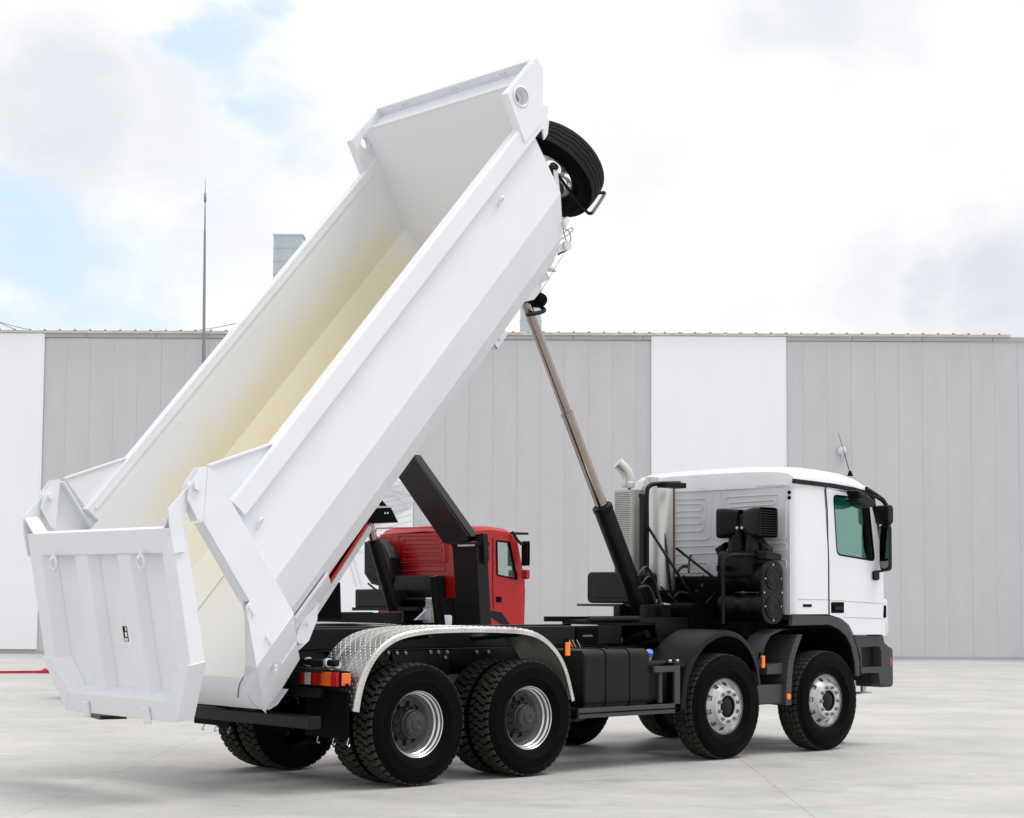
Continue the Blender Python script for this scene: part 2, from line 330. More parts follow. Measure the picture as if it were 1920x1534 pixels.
def thing(name, label, cat, loc=(0, 0, 0), group=None, parent=None):
    o = bpy.data.objects.new(name, None); C.objects.link(o); o.location = loc; o.empty_display_size = .2
    if label: o['label'] = label
    if cat: o['category'] = cat
    if group: o['group'] = group
    if parent: o.parent = parent
    return o
def tag(o, label=None, cat=None, group=None, kind=None):
    if label: o['label'] = label
    if cat: o['category'] = cat
    if group: o['group'] = group
    if kind: o['kind'] = kind
    return o
def P(pts, y=-1.25, ax=1): return [at(u, w, y, ax) for u, w in pts]
def ringpts(cx, cz, rx, rz, y, n=20): return [(cx+rx*cos(2*pi*k/n), y, cz+rz*sin(2*pi*k/n)) for k in range(n)]
def smoothpath(pts, k=5):
    """Catmull-Rom through the points"""
    pts = [V3(p) for p in pts]; out = []
    for i in range(len(pts)-1):
        p0 = pts[max(i-1, 0)]; p1 = pts[i]; p2 = pts[i+1]; p3 = pts[min(i+2, len(pts)-1)]
        for j in range(k):
            t = j/k; out.append(.5*((2*p1)+(p2-p0)*t+(2*p0-5*p1+4*p2-p3)*t*t+(3*p1-p0-3*p2+p3)*t**3))
    out.append(pts[-1]); return out
def roundpoly(pts, r, n=4):
    """round the corners of a closed polygon"""
    pts = [V3(p) for p in pts]; out = []; m = len(pts)
    for i in range(m):
        a, b, c = pts[i-1], pts[i], pts[(i+1) % m]; u = (a-b); w = (c-b); q = min(r, u.length*.45, w.length*.45); s0 = b+u.normalized()*q; s1 = b+w.normalized()*q
        for k in range(n+1): t = k/n; out.append(s0*(1-t)**2+b*2*t*(1-t)+s1*t*t)
    return out

# ================================================================== GROUND
WB = V3((12.128, 31.316, 0)); WD = V3((.7331, -.6801, 0)).normalized(); WN = V3((-WD.y, WD.x, 0))*-1   # wall foot, along the wall, towards the camera
if WN.dot(CP-WB) < 0: WN = -WN
WANG = atan2(WD.y, WD.x)
MB().box((-1500, -1500, -.9), (1500, 1500, -.012)).build('ground', CONC)['kind'] = 'structure'
slabroot = thing('concrete_slabs', None, None); slabroot['kind'] = 'structure'; slabroot.name = 'pavement'
PW, PL = 6.1, 7.4
smesh = MB().box((-PW/2+.0018, -PL/2+.0018, -.011), (PW/2-.0018, PL/2-.0018, 0)).mesh('slab', CONC)
s0 = (V3((3.301, -2.368, 0))-WB).dot(WD)
for i in range(-6, 7):
    for j in range(0, 9):
        o = bpy.data.objects.new('slab', smesh); C.objects.link(o); o.parent = slabroot
        d0 = 9.9
        p = WB+WD*(s0+(i+.5)*PW)+WN*(d0+(j-.5)*PL-.0)
        o.location = (p.x, p.y, 0); o.rotation_euler = (0, 0, WANG)
a0 = WB+WD*(s0-6*PW)+WN*.02; a1 = WB+WD*(s0+7*PW)+WN*.02
MB().hexa([a0+V3((0, 0, -.03)), a1+V3((0, 0, -.03)), a1+WN*(d0-PL-.04)+V3((0, 0, -.03)), a0+WN*(d0-PL-.04)+V3((0, 0, -.03)), a0+V3((0, 0, .0)), a1+V3((0, 0, .0)), a1+WN*(d0-PL-.04), a0+WN*(d0-PL-.04)]).build('kerb_strip', CONC)['kind'] = 'structure'
# wet patch
cpt = at(1425, 1391, 0, 2)
pts = []
for k in range(48):
    t = 2*pi*k/48; rr = 1+.22*sin(3*t+1)+.14*sin(7*t)+.1*sin(13*t+2); pts.append(cpt+V3((cos(WANG), sin(WANG), 0))*(.78*rr*cos(t))+WN*(.38*rr*sin(t))+V3((0, 0, .003)))
tag(MB().add(pts, [tuple(range(48))]).build('puddle', WET), 'small dark wet patch on the concrete between the two front axles', 'puddle')

# ================================================================== WAREHOUSE
def wpt(u, w, off=0):
    p = onp(u, w, WB+WN*off, WN); return (p-WB).dot(WD), p.z
wh = thing('warehouse', 'long grey metal panelled warehouse with three white banners, behind the trucks', 'building', tuple(WB))
wh.rotation_euler = (0, 0, WANG)        # local x along the wall, local -y towards the camera
sx = -1 if (Matrix.Rotation(WANG, 3, 'Z') @ V3((0, 1, 0))).dot(WN) < 0 else 1   # sign so that  local y*sx = towards camera
def wy(d): return d*sx
ztop = wpt(1700, 641)[1]; zf = wpt(1700, 632)[1]; zr = wpt(1700, 625)[1]
sA, sB = wpt(1505.6, 700)[0], wpt(1908.7, 700)[0]; pw = (sB-sA)/9
pm = MB().add([(.0005, wy(-.004), 0), (.003, wy(0), 0), (pw-.003, wy(0), 0), (pw-.0005, wy(-.004), 0), (pw-.0015, wy(-.1), 0), (.0015, wy(-.1), 0)]+[(.0005, wy(-.004), ztop), (.003, wy(0), ztop), (pw-.003, wy(0), ztop), (pw-.0005, wy(-.004), ztop), (pw-.0015, wy(-.1), ztop), (.0015, wy(-.1), ztop)], [(0, 1, 2, 3, 4, 5), (6, 7, 8, 9, 10, 11)]+[(i, (i+1) % 6, (i+1) % 6+6, i+6) for i in range(6)])
pm.box((pw*.5-.012, wy(.0), .0), (pw*.5+.012, wy(.006), ztop)) if 0 else None
pmesh = pm.mesh('wall_panel', PANEL)
k0 = -48
for k in range(k0, 22):
    o = bpy.data.objects.new('wall_panel', pmesh); C.objects.link(o); o.parent = wh; o.location = (sA+k*pw, wy(random.uniform(-.004, .004)), 0)
x0, x1 = sA+k0*pw, sA+22*pw
MB().box((x0, wy(-.11), 0), (x1, wy(-14), ztop)).build('wall', FASC, wh)
sE = wpt(1894, 632)[0]
# fascia strips in lengths
sf0, sf1 = wpt(292, 638)[0], wpt(162, 638)[0]; fl = abs(sf0-sf1)
fm = MB().box((.006, wy(.05), ztop+.01), (fl-.006, wy(-.05), zf)).mesh('fascia', FASC)
kk = int((x0-sf1)/fl)
while sf1+kk*fl < x1-fl:
    o = bpy.data.objects.new('fascia', fm); C.objects.link(o); o.parent = wh; o.location = (sf1+kk*fl, 0, 0); kk += 1
MB().box((x0, wy(.02), -.02), (x1, wy(.0), .08)).build('base_flashing', FASC, wh)
MB().box((x0, wy(.12), zf), (sE, wy(.0), zf+.055)).build('gutter', TRIM, wh)
MB().box((x0, wy(.10), zf+.055), (sE, wy(.02), zf+.075)).build('eaves_filler', TRIM, wh)
# corrugated roof edge
rb = MB(); step = .41; x = x0
while x < sE-.2:
    z = zf+.062
    prof = [(x, z), (x+.10, z), (x+.13, z+.035), (x+.17, z+.035), (x+.20, z), (x+step, z)]
    for (a, za), (b, zb) in zip(prof, prof[1:]):
        rb.add([(a, wy(.16), za), (b, wy(.16), zb), (b, wy(-5), zb+.42), (a, wy(-5), za+.42), (a, wy(.16), za-.02), (b, wy(.16), zb-.02)], [(0, 1, 2, 3), (4, 5, 1, 0)])
    x += step
tag(rb.build('roof', TRIM, wh), kind='stuff')
# banners (flat prints), lamp
bw0, bw1 = wpt(1222, 800)[0], wpt(1473, 800)[0]; bz = wpt(1350, 633)[1]
bans = []
for k, lab in ((0, 'plain white banner hanging on the warehouse wall behind the white cab'), (-1, 'white banner with a fine grey line drawing, behind the red cab'), (-2, 'plain white banner at the left edge, left of the tipped body')):
    sh = (bw1-bw0)*699/251*k; zb = .12
    b = thing('banner', lab, 'banner', tuple(WB+WD*(bw0+sh)+WN*.06), group='white banners on the warehouse wall'); b.rotation_euler = (0, 0, WANG)
    w_ = bw1-bw0; g = MB(); nx, nz = 26, 12
    vs = [(w_*i/nx, wy(.008*sin(i*1.1)*(1-abs(j/nz-.5))+.005*sin(i*.6+j*.5)), zb+(bz-zb)*j/nz) for j in range(nz+1) for i in range(nx+1)]
    fs = [(j*(nx+1)+i, j*(nx+1)+i+1, (j+1)*(nx+1)+i+1, (j+1)*(nx+1)+i) for j in range(nz) for i in range(nx)]
    g.add(vs, fs, True); g.build('sheet', BANNER, b)
    t = MB()
    for xx in (0, w_): t.box((xx-.015, wy(.012), zb), (xx+.015, wy(-.03), bz))
    t.box((0, wy(.012), bz), (w_, wy(-.03), bz+.02)); t.build('banner_frame', BANNER, b)
    bans.append((b, w_))
# the printed line drawing of a building in perspective
b, w_ = bans[1]; g = MB()
def pl(p, q, r=.010):
    a = V3((p[0], wy(.022), p[1])); c = V3((q[0], wy(.022), q[1])); d = (c-a).normalized(); n = V3((-d.z, 0, d.x))*r
    e = V3((0, wy(.003), 0)); g.hexa([a-n, c-n, c+n, a+n, a-n+e, c-n+e, c+n+e, a+n+e])
def bpx(u, w): s, z = wpt(u, w); return (s-(bw0-(bw1-bw0)*699/251), z)
A = bpx
for i in range(17): pl(A(690+i*5, 1000-i*3), A(720+i*4.2, 905+i*.6))
for i in range(9): pl(A(700, 925+i*12), A(772, 905+i*12))
for q in [((712, 935), (740, 930)), ((740, 930), (766, 955)), ((766, 955), (720, 960)), ((640, 985), (690, 990)), ((655, 1050), (668, 1100)), ((663, 1045), (678, 1100)), ((640, 1030), (682, 1036)), ((700, 890), (772, 912)), ((690, 910), (772, 930)), ((610, 990), (690, 985))]: pl(A(*q[0]), A(*q[1]), .012)
g.build('printed_drawing', BANLINE, b)
# wall lamp
s, z = wpt(1578, 846); lo = thing('wall_lamp', 'small round bulkhead lamp on the warehouse wall above the white cab', 'lamp', tuple(WB+WD*s+V3((0, 0, z)))); lo.rotation_euler = (0, 0, WANG)
k = 9.5/46*.0+.14
g = MB(); g.lathe([(.0, wy(.16)), (.06, wy(.16)), (.115, wy(.13)), (.14, wy(.07)), (.145, wy(.0))], (0, 0, 0), 'y', 24); g.build('lamp_shade', GALV, lo)
MB().lathe([(.0, wy(.19)), (.05, wy(.18)), (.07, wy(.15))], (0, 0, -.02), 'y', 16).build('bulb_glass', CLEARL, lo)
g = MB(); g.tube([(0, wy(.12), -.10), (-.01, wy(.12), -.2), (-.03, wy(.05), -.30), (-.03, wy(.05), -.38)], [.03, .022, .018, .014], 8); g.build('lamp_arm', GALV, lo)
# roof duct box and round vent
s0_, z0_ = wpt(512, 506, -6); s1_, z1_ = wpt(566, 441, -6)
vb = thing('roof_duct', 'square grey metal duct box rising above the warehouse roof, left of the raised body', 'duct', tuple(WB+WD*s0_+WN*-6+V3((0, 0, zf+.3)))); vb.rotation_euler = (0, 0, WANG)
hh = z1_-zf-.3; wd_ = (s1_-s0_)
g = MB().box((0, 0, 0), (wd_, wy(-1.2), hh)); g.build('duct_box', PIPE, vb)
for i in range(1, 9): MB().box((-.01, wy(.015), hh*i/9-.008), (wd_+.01, wy(-1.21), hh*i/9+.008)).build('seam', PIPE, vb)
MB().box((-.03, wy(.03), hh), (wd_+.05, wy(-1.25), hh+.04)).build('lid', GALV, vb)
pc = onp(995, 628, WB+WN*-2.5, WN); r = 21/FPX*48
vp = thing('roof_vent', 'round silver vent pipe with a conical cap on the warehouse roof behind the lifting ram', 'vent pipe', (pc.x, pc.y, zf+.25))
zc = onp(1005, 515, WB+WN*-2.5, WN).z-zf-.25; ztip = onp(1020, 500, WB+WN*-2.5, WN).z-zf-.25
MB().cyl((0, 0, 0), (0, 0, zc*.28), r*1.04, n=24).build('lower_duct', PIPE, vp)
MB().tube([(0, 0, zc*.28), (0, 0, zc*.45), (.12*0, 0, zc*.97)], r, 24).build('pipe', PIPE, vp)
for q in (.28, .62): MB().lathe([(r, -.03), (r+.025, -.02), (r+.025, .02), (r, .03)], (0, 0, zc*q), 'z', 24).build('flange', PIPE, vp)
ca = rt*.35
MB().cyl((ca.x*0, 0, zc*.97), (ca.x, ca.y, zc*1.09), r, r*1.15, n=24).build('bend', PIPE, vp)
MB().cyl((ca.x, ca.y, zc*1.10), (ca.x*1.2, ca.y*1.2, ztip+.25), r*1.3, .02, n=24).build('cap', PIPE, vp)
# lightning mast with guy cables
mb_ = onp(377, 1226, WB+WN*.35, WN); mb_.z = 0
mt = thing('lightning_mast', 'tall thin grey mast standing before the warehouse, left of the tipped body', 'mast', tuple(mb_))
ph = [onp(385, 335, WB+WN*.35, WN).z, onp(385, 372, WB+WN*.35, WN).z, onp(382, 433, WB+WN*.35, WN).z, onp(379, 648, WB+WN*.35, WN).z]
ln = onp(385, 335, WB+WN*.35, WN)-mb_; 
def mp_(z): return (ln.x*z/ph[0], ln.y*z/ph[0], z)
MB().cyl(mp_(0), mp_(ph[3]), .055, .05, 10).build('base_tube', WIRE, mt)
MB().cyl(mp_(ph[3]), mp_(ph[2]), .042, .03, 10).build('mast_tube', WIRE, mt)
MB().cyl(mp_(ph[2]), mp_(ph[1]), .02, .017, 8).build('thin_tube', WIRE, mt)
MB().cyl(mp_(ph[1]-.1), mp_(ph[1]+.15), .035, .035, 8).build('collar', WIRE, mt)
MB().cyl(mp_(ph[1]), mp_(ph[0]), .014, .006, 6).build('rod', WIRE, mt)
MB().box((-.2, -.12, .0), (.2, .12, .03)).build('foot_plate', WIRE, mt)
def cable(a, b, lab, r=.012, off=-1.0):
    A_, B_ = onp(*a, WB+WN*off, WN), onp(*b, WB+WN*off, WN)
    pts = [A_.lerp(B_, t/8)-V3((0, 0, .12*4*(t/8)*(1-t/8))) for t in range(9)]
    tag(MB().tube(pts, r, 5).build('guy_cable', WIRE), lab, 'cable')
cable((-60, 580), (100, 624), 'upper of two thin cables slanting down to the warehouse roof at the left edge')
cable((-60, 562), (42, 622), 'lower of two thin cables meeting the warehouse roof at the left edge')
cable((325, 623), (520, 583), 'thin cable rising from the warehouse roof behind the mast')

# ================================================================== SMALL GROUND THINGS
a, b = at(-25, 1263, 0, 2), at(94, 1262, 0, 2)
g = MB(); d = (b-a).normalized(); n = V3((-d.y, d.x, 0)); pts = [a+(b-a)*t/14 for t in range(15)]
for i in range(14):
    w0 = .06+(.10 if i > 11 else 0); w1 = .06+(.12 if i > 10 else 0); h = .03+.02*sin(i)
    g.hexa([pts[i]-n*w0, pts[i+1]-n*w1, pts[i+1]+n*w1, pts[i]+n*w0, pts[i]-n*w0+V3((0, 0, .05)), pts[i+1]-n*w1+V3((0, 0, .05+.05*(i > 11))), pts[i+1]+n*w1+V3((0, 0, .05+.05*(i > 11))), pts[i]+n*w0+V3((0, 0, .05))])
tag(g.build('red_strap', STRAP), 'long red strap lying on the concrete at the left, near the wall', 'strap')
q = P([(163, 1342), (188, 1349.5), (238, 1348), (212, 1339)], 0, 2)
bs = thing('base_plate', 'flat black square base plate on the concrete below the open tailgate', 'base plate', tuple(sum(q, V3())/4))
cq = sum(q, V3())/4
MB().prism([p-cq for p in q], (0, 0, .05)).build('plate', BLACKP, bs, bevel=.006)
MB().hexa([(-.16, -.1, .05), (.14, -.12, .05), (.16, .1, .05), (-.14, .12, .05), (-.04, -.03, .11), (.06, -.03, .13), (.06, .03, .13), (-.04, .03, .11)]).build('socket', BLACKM, bs)

# ================================================================== WHEELS
def tyre_mesh(kind, name):
    g = MB(); n = 72
    top = .548 if kind == 'drive' else .552
    base = {'drive': .530, 'steer': .541, 'spare': .538}[kind]
    prof = [(.285, -.105), (.300, -.122), (.33, -.140), (.375, -.152), (.378, -.1555), (.384, -.1535), (.42, -.156), (.455, -.154), (.470, -.1505), (.473, -.154), (.479, -.149), (.495, -.142), (.517, -.134), (base-.004, -.126), (base, -.11), (base+.003, 0), (base, .11), (base-.004, .126), (.517, .134), (.495, .142), (.455, .154), (.40, .156), (.33, .140), (.300, .122), (.285, .105)]
    g.lathe(prof, n=n)
    g.lathe([(.352, -.147), (.356, -.151), (.360, -.150)], n=n)
    me = g.mesh(name, RUB); me.materials.append(TREAD if kind != 'spare' else TREADS)
    t = MB()
    def crown(y): return top-.9*y*y*(.6 if kind != 'drive' else .75)
    def block(a0, a1, y0, y1, sk, taper=.004, rb=None, w0=0, w1=0, lock=(0, 0)):
        vs = []
        for (r_, e) in ((base-.006, 0), (None, 1)):
            for (aa, yy, sg, sy) in ((a0, y0, 1, 1), (a1, y0, -1, 1), (a1, y1, -1, -1), (a0, y1, 1, -1)):
                R = r_ if r_ else crown(yy); ya = yy+(w0 if (sg > 0) else w1)*(0 if lock[0 if sy > 0 else 1] else 1); an = aa+sk*(yy-y0)+(sg*taper/.55 if e else 0); ya += sy*taper*e
                vs.append((R*cos(an), ya, R*sin(an)))
        t.hexa(vs)
    if kind == 'drive':
        m = 46; P_ = 2*pi/m
        for k in range(m):
            a = k*P_
            block(a, a+P_*.74, -.132, -.076, .35); block(a+P_*.42, a+P_*1.18, -.067, -.006, -.35); block(a+P_*.02, a+P_*.78, .006, .067, -.35); block(a+P_*.5, a+P_*1.24, .076, .132, .35)
    elif kind == 'steer':
        m = 50; P_ = 2*pi/m
        for k in range(m):
            a = k*P_; z = .008*(1 if k % 2 else -1); z2 = -z
            block(a, a+P_*.86, -.132, -.086, .15); block(a+.02, a+P_*.90+.02, -.078, -.030, .3, w0=z*.6, w1=z2*.6)
            block(a+.01, a+P_*.96+.01, -.022, .024, -.2, w0=z*.6, w1=z2*.6); block(a+.03, a+P_*.90+.03, .032, .080, .3, w0=z*.6, w1=z2*.6); block(a, a+P_*.86, .088, .132, .15)
    else:
        m = 64; P_ = 2*pi/m
        for k in range(m):
            a = k*P_; z = .007*(1 if k % 4 < 2 else -1); z2 = .007*(1 if (k+1) % 4 < 2 else -1)
            for y0, y1 in ((-.132, -.078), (-.068, -.024), (-.014, .030), (.040, .076), (.086, .132)):
                block(a, a+P_, y0, y1, 0, taper=.0008, w0=z*.6, w1=z2*.6, lock=(y0 < -.13, y1 > .13))
    TR_ = TREAD if kind != 'spare' else TREADS
    tm = t.mesh(name, TR_)
    bm = bmesh.new(); bm.from_mesh(me); nf = len(bm.faces); bm.from_mesh(tm)
    bm.faces.ensure_lookup_table()
    for f in bm.faces[nf:]: f.material_index = 1
    bm.to_mesh(me); bm.free(); me.set_sharp_from_angle(angle=radians(38))
    return me
TY = {k: tyre_mesh(k, 'tyre') for k in ('drive', 'steer', 'spare')}
def rim_deep():
    g = MB()
    g.lathe([(.300, -.100), (.304, -.112), (.298, -.119), (.289, -.112), (.286, -.088), (.273, -.078), (.270, -.045), (.276, -.040), (.262, -.028), (.256, .015), (.248, .025), (.244, .055)], n=72)
    g.lathe([(.300, -.100), (.290, -.06), (.28, .10), (.30, .12)], n=60)
    return g.mesh('rim', RIM)
def disc_deep():
    g = MB(); g.lathe([(.246, .050), (.225, .062), (.200, .062), (.155, .050), (.10, .045)], n=60, skip=lambda k, i: i == 2 and (k % 6) in (0, 1, 2)); g.lathe([(.246, .085), (.1, .085)], n=30)
    return g.mesh('rim_disc', HUB)
def hub_deep():
    g = MB(); g.lathe([(.158, .05), (.150, .02), (.135, .0), (.128, -.055), (.120, -.062), (.116, -.095), (.105, -.108), (.060, -.112), (.056, -.120), (.035, -.124), (.03, -.118), (0, -.118)], n=48)
    for k in range(10): a = 2*pi*k/10; g.cyl((.142*cos(a), .02, .142*sin(a)), (.142*cos(a), -.028, .142*sin(a)), .012, n=6)
    for k in range(12): a = 2*pi*(k+.5)/12; g.cyl((.1*cos(a), -.10, .1*sin(a)), (.1*cos(a), -.117, .1*sin(a)), .006, n=6)
    return g.mesh('hub', HUB)
def rim_front():
    g = MB()
    g.lathe([(.300, -.100), (.302, -.112), (.292, -.114), (.284, -.098), (.276, -.070), (.262, -.058), (.250, -.072), (.216, -.112), (.205, -.128), (.196, -.146), (.190, -.158), (.176, -.163), (.126, -.163), (.117, -.158), (.112, -.14), (.110, -.10)], n=80,
            skip=lambda k, i: i == 6 and (k % 8) in (0, 1, 2))
    g.lathe([(.300, -.100), (.290, -.06), (.28, .10), (.30, .12)], n=60)
    g.lathe([(.205, -.09), (.25, -.02)], n=30)
    return g.mesh('rim', RIMF)
def hub_front():
    g = MB(); g.lathe([(.111, -.15), (.108, -.125), (.094, -.12), (.090, -.142), (.06, -.152), (0, -.153)], n=32); g.lathe([(.26, .0), (.20, .01), (.05, .01)], n=30); return g.mesh('hub', BLACKP)
NUT = MB().cyl((0, 0, 0), (0, -.014, 0), .022, n=16).cyl((0, -.014, 0), (0, -.036, 0), .015, .013, n=6).mesh('wheel_nut', mat('nut_steel', (.33, .33, .34), .35, .8))
RD, DD, HD, RF, HF = rim_deep(), disc_deep(), hub_deep(), rim_front(), hub_front()
def ob(name, me, parent, loc=(0, 0, 0), rot=None, scale=None):
    o = bpy.data.objects.new(name, me); C.objects.link(o); o.parent = parent; o.location = loc
    if rot: o.rotation_euler = rot
    if scale: o.scale = scale
    return o
def wheel(parent, x, side, kind, yc=1.094, spin=0, z=.549):
    w = thing('wheel', None, None, (x, side*yc, z), parent=parent); w.rotation_euler = (0, spin, 0) if side < 0 else (0, spin, pi)
    ob('tyre', TY['drive' if kind == 'dual' else 'steer'], w)
    if kind == 'dual':
        o = ob('inner_tyre', TY['drive'], w, (0, .345, 0), (0, .05, 0)); ob('rim', RD, w); ob('rim_disc', DD, w); ob('hub', HD, w)
    else:
        ob('rim', RF, w); ob('hub', HF, w)
        for k in range(10): a = 2*pi*(k+.3)/10; ob('wheel_nut', NUT, w, (.152*cos(a), -.162, .152*sin(a)))
    return w

# ================================================================== WHITE DUMP TRUCK
T = thing('dump_truck', 'white eight-wheel dump truck with its body tipped up and tailgate hanging open', 'dump truck', (0, 0, 0))
AX = (0, 1.351, 4.148, 5.845)
for i, (x, k) in enumerate(zip(AX, ('dual', 'dual', 'front', 'front'))):
    for sd_ in (-1, 1): wheel(T, x, sd_, k, spin=.3*i+.7*sd_)
# chassis
for s_ in (-1, 1):
    g = MB(); g.box((-.95, s_*.40, .93), (7.0, s_*.385, 1.18))
    for z0, z1 in ((.93, .945), (1.165, 1.18)): g.box((-.95, s_*.40, z0), (7.0, s_*.32, z1))
    g.build('chassis_rail', BLACKP, T, bevel=.004)
    g = MB(); g.box((-1.02, s_*.42, 1.186), (3.42, s_*.34, 1.385)); g.prism([(3.42, s_*.42, 1.186), (3.42, s_*.42, 1.385), (3.0, s_*.42, 1.39), (3.0, s_*.42, 1.186)], (0, -s_*.08, 0)) if 0 else None
    g.build('subframe_rail', BLACKP, T, bevel=.012)
    g = MB(); pl_ = P([(1128, 1158), (1290, 1158), (1290, 1200), (1235, 1200), (1228, 1168), (1128, 1168)], -.44)
    if s_ < 0: g.prism(pl_, (0, .02, 0)); g.build('ram_mount_plate', BLACKP, T, bevel=.004)
    else: g.prism([(p.x, .42, p.z) for p in pl_], (0, .02, 0)); g.build('ram_mount_plate', BLACKP, T)
g = MB()
for x in (-.9, .68, 2.2, 3.3, 4.9, 6.6): g.box((x-.05, -.385, .95), (x+.05, .385, 1.16))
g.build('crossmember', BLACKP, T)
for x in AX: 
    g = MB(); g.tube([(x, -.78, .55), (x, -.3, .55), (x, -.15, .56), (x, .15, .56), (x, .3, .55), (x, .78, .55)], [.09, .085, .17 if x < 2 else .08, .17 if x < 2 else .08, .085, .09], 14); g.build('axle', BLACKM, T)
MB().tube([(1.4, 0, .62), (3.0, 0, .82), (4.6, 0, .9)], .06, 10).build('propshaft', BLACKM, T)
MB().rbox((4.2, -.33, .72), (5.2, .33, 1.3), .1).build('gearbox', BLACKM, T)
MB().box((5.2, -.4, .75), (6.7, .4, 1.42)).build('engine', BLACKM, T)
for s_ in (-1, 1):      # bogie springs, hangers with bolt heads
    g = MB()
    for i in range(7): L_ = .62-.06*i; z = .74+.024*i; g.hexa([(.675-L_, s_*.44, z-.09*(L_/.62)**2), (.675+L_, s_*.44, z-.09*(L_/.62)**2), (.675+L_, s_*.54, z-.09*(L_/.62)**2), (.675-L_, s_*.54, z-.09*(L_/.62)**2), (.675-L_, s_*.44, z+.02-.09*(L_/.62)**2), (.675+L_, s_*.44, z+.02-.09*(L_/.62)**2), (.675+L_, s_*.54, z+.02-.09*(L_/.62)**2), (.675-L_, s_*.54, z+.02-.09*(L_/.62)**2)])
    g.build('leaf_spring', BLACKM, T)
    g = MB(); g.prism([(.3, s_*.42, 1.17), (1.05, s_*.42, 1.17), (.95, s_*.42, .7), (.4, s_*.42, .7)], (0, s_*.03, 0)); g.build('bogie_bracket', BLACKP, T)
    g = MB(); g.prism([(-.42, s_*.425, 1.18), (.30, s_*.425, 1.18), (.24, s_*.425, 1.02), (-.35, s_*.425, 1.02)], (0, s_*.02, 0))
    g.build('gusset_plate', BLACKP, T); MB().box((1.05, s_*.42, 1.02), (1.95, s_*.44, 1.18)).build('gusset_plate', BLACKP, T)
BOLT = MB().cyl((0, 0, 0), (0, -.02, 0), .02, .016, n=8).mesh('bolt', mat('bolt_zinc', (.30, .29, .29), .4, .7))
for u, w in [(727, 1224), (743, 1224), (759, 1224), (806, 1223), (821, 1223), (837, 1223), (834, 1233), (755, 1285), (893, 1223), (915, 1223)]:
    p = at(u, w, -.45); ob('bolt', BOLT, T, tuple(p))
for x, s_ in ((.15, -1), (1.25, -1), (.15, 1), (1.25, 1)): MB().cyl((x, s_*.5, 1.28), (x, s_*1.2, 1.34), .03, n=10).build('mudguard_stay', BLACKP, T)
# rear hinge, brackets
for s_ in (-1, 1):
    g = MB(); g.prism([(-1.35, s_*.36, 1.12), (-1.15, s_*.36, .80), (-.75, s_*.36, .82), (-.4, s_*.36, 1.385), (-.95, s_*.36, 1.385), (-1.2, s_*.36, 1.33)], (0, s_*.05, 0)); g.build('hinge_bracket', BLACKP, T, bevel=.006)
MB().cyl((-1.2, -.5, 1.16), (-1.2, .5, 1.16), .05, n=16).build('hinge_shaft', BLACKP, T)
# rear underrun bar
g = MB().box((-1.17, -1.2, .555), (-1.05, 1.2, .665)); g.build('underrun_bar', BLACKP, T, bevel=.012)
for s_ in (-1, 1): MB().hexa([(-1.12, s_*.30, .667), (-1.06, s_*.30, .667), (-1.06, s_*.42, .667), (-1.12, s_*.42, .667), (-.95, s_*.30, .93), (-.80, s_*.30, .93), (-.80, s_*.42, .93), (-.95, s_*.42, .93)]).build('underrun_bracket', BLACKP, T)
MB().box((-.90, -.95, .80), (-.84, .95, .88)).build('rear_beam', BLACKP, T, bevel=.006)
MB().box((-.93, -.36, .98), (-.91, .36, 1.16)).build('rear_plate', BLACKM, T)
# tail lamps
for s_ in (-1, 1):
    xl = -.80; lamp = thing('tail_lamp', None, None, (0, 0, 0), parent=T)
    y0, y1 = .60, 1.165
    MB().box((xl-.02, s_*y0, .895), (xl+.08, s_*y1, 1.035)).build('lamp_housing', BLACKM, lamp, bevel=.006)
    seg = [(0, .12, REDL), (.12, .28, CLEARL), (.28, .40, REDL), (.40, .56, REDL), (.56, .80, AMBL), (.80, .97, REDL)]
    for a, b, m_ in seg:
        ya, yb = y0+(y1-y0)*a, y0+(y1-y0)*b; g = MB().box((xl-.05, s_*(ya+.004), .905), (xl-.02, s_*(yb-.004), 1.025))
        for j in range(1, 4): z = .905+.03*j; g.box((xl-.054, s_*(ya+.004), z-.003), (xl-.05, s_*(yb-.004), z+.003))
        g.build('lens', m_, lamp, bevel=.005)
    MB().box((xl-.02, s_*(y1+.002), .91), (xl+.07, s_*(y1+.02), 1.02)).build('side_marker', AMBL, lamp, bevel=.004)
    # mudflap with hanger
    MB().box((-.785, s_*.60, .455), (-.77, s_*1.215, .93)).build('mudflap', BLACKM, T)
    g = MB().box((-.80, s_*.58, .86), (-.788, s_*1.22, .893)); g.build('flap_rail', BLACKP, T)
    for y in (.70, .93, 1.14): 
        MB().tube([(-.71, s_*y, .46), (-.72, s_*y, .43), (-.735, s_*(y+.01), .405), (-.72, s_*(y+.02), .385), (-.705, s_*(y+.01), .40)], .005, 6).build('hook', GALV, T)
    # tubes carrying the rear fender
    MB().tube([(-.95, s_*.42, 1.10), (-.80, s_*.6, 1.10), (-.74, s_*1.0, 1.10)], .030, 10).build('fender_tube', PLAST, T)
    for y in (.62, .92): MB().lathe([(.03, -.02), (.042, -.018), (.042, .018), (.03, .02)], (-.78, s_*y, 1.10), 'y', 14).build('tube_clamp', GALV, T)
MB().tube([(-1.0, -.35, 1.08), (-1.0, -.7, 1.04), (-.9, -1.0, 1.04)], .022, 8).build('air_pipe', PLAST, T)
for i in range(4): MB().rbox((-.62-.1*i, -.50, .98), (-.55-.1*i, -.42, 1.06), .02).build('valve', BLACKP, T)
MB().rbox((-.74, -.98, 1.05), (-.68, -.86, 1.11), .01).build('connector', CLEARL, T)

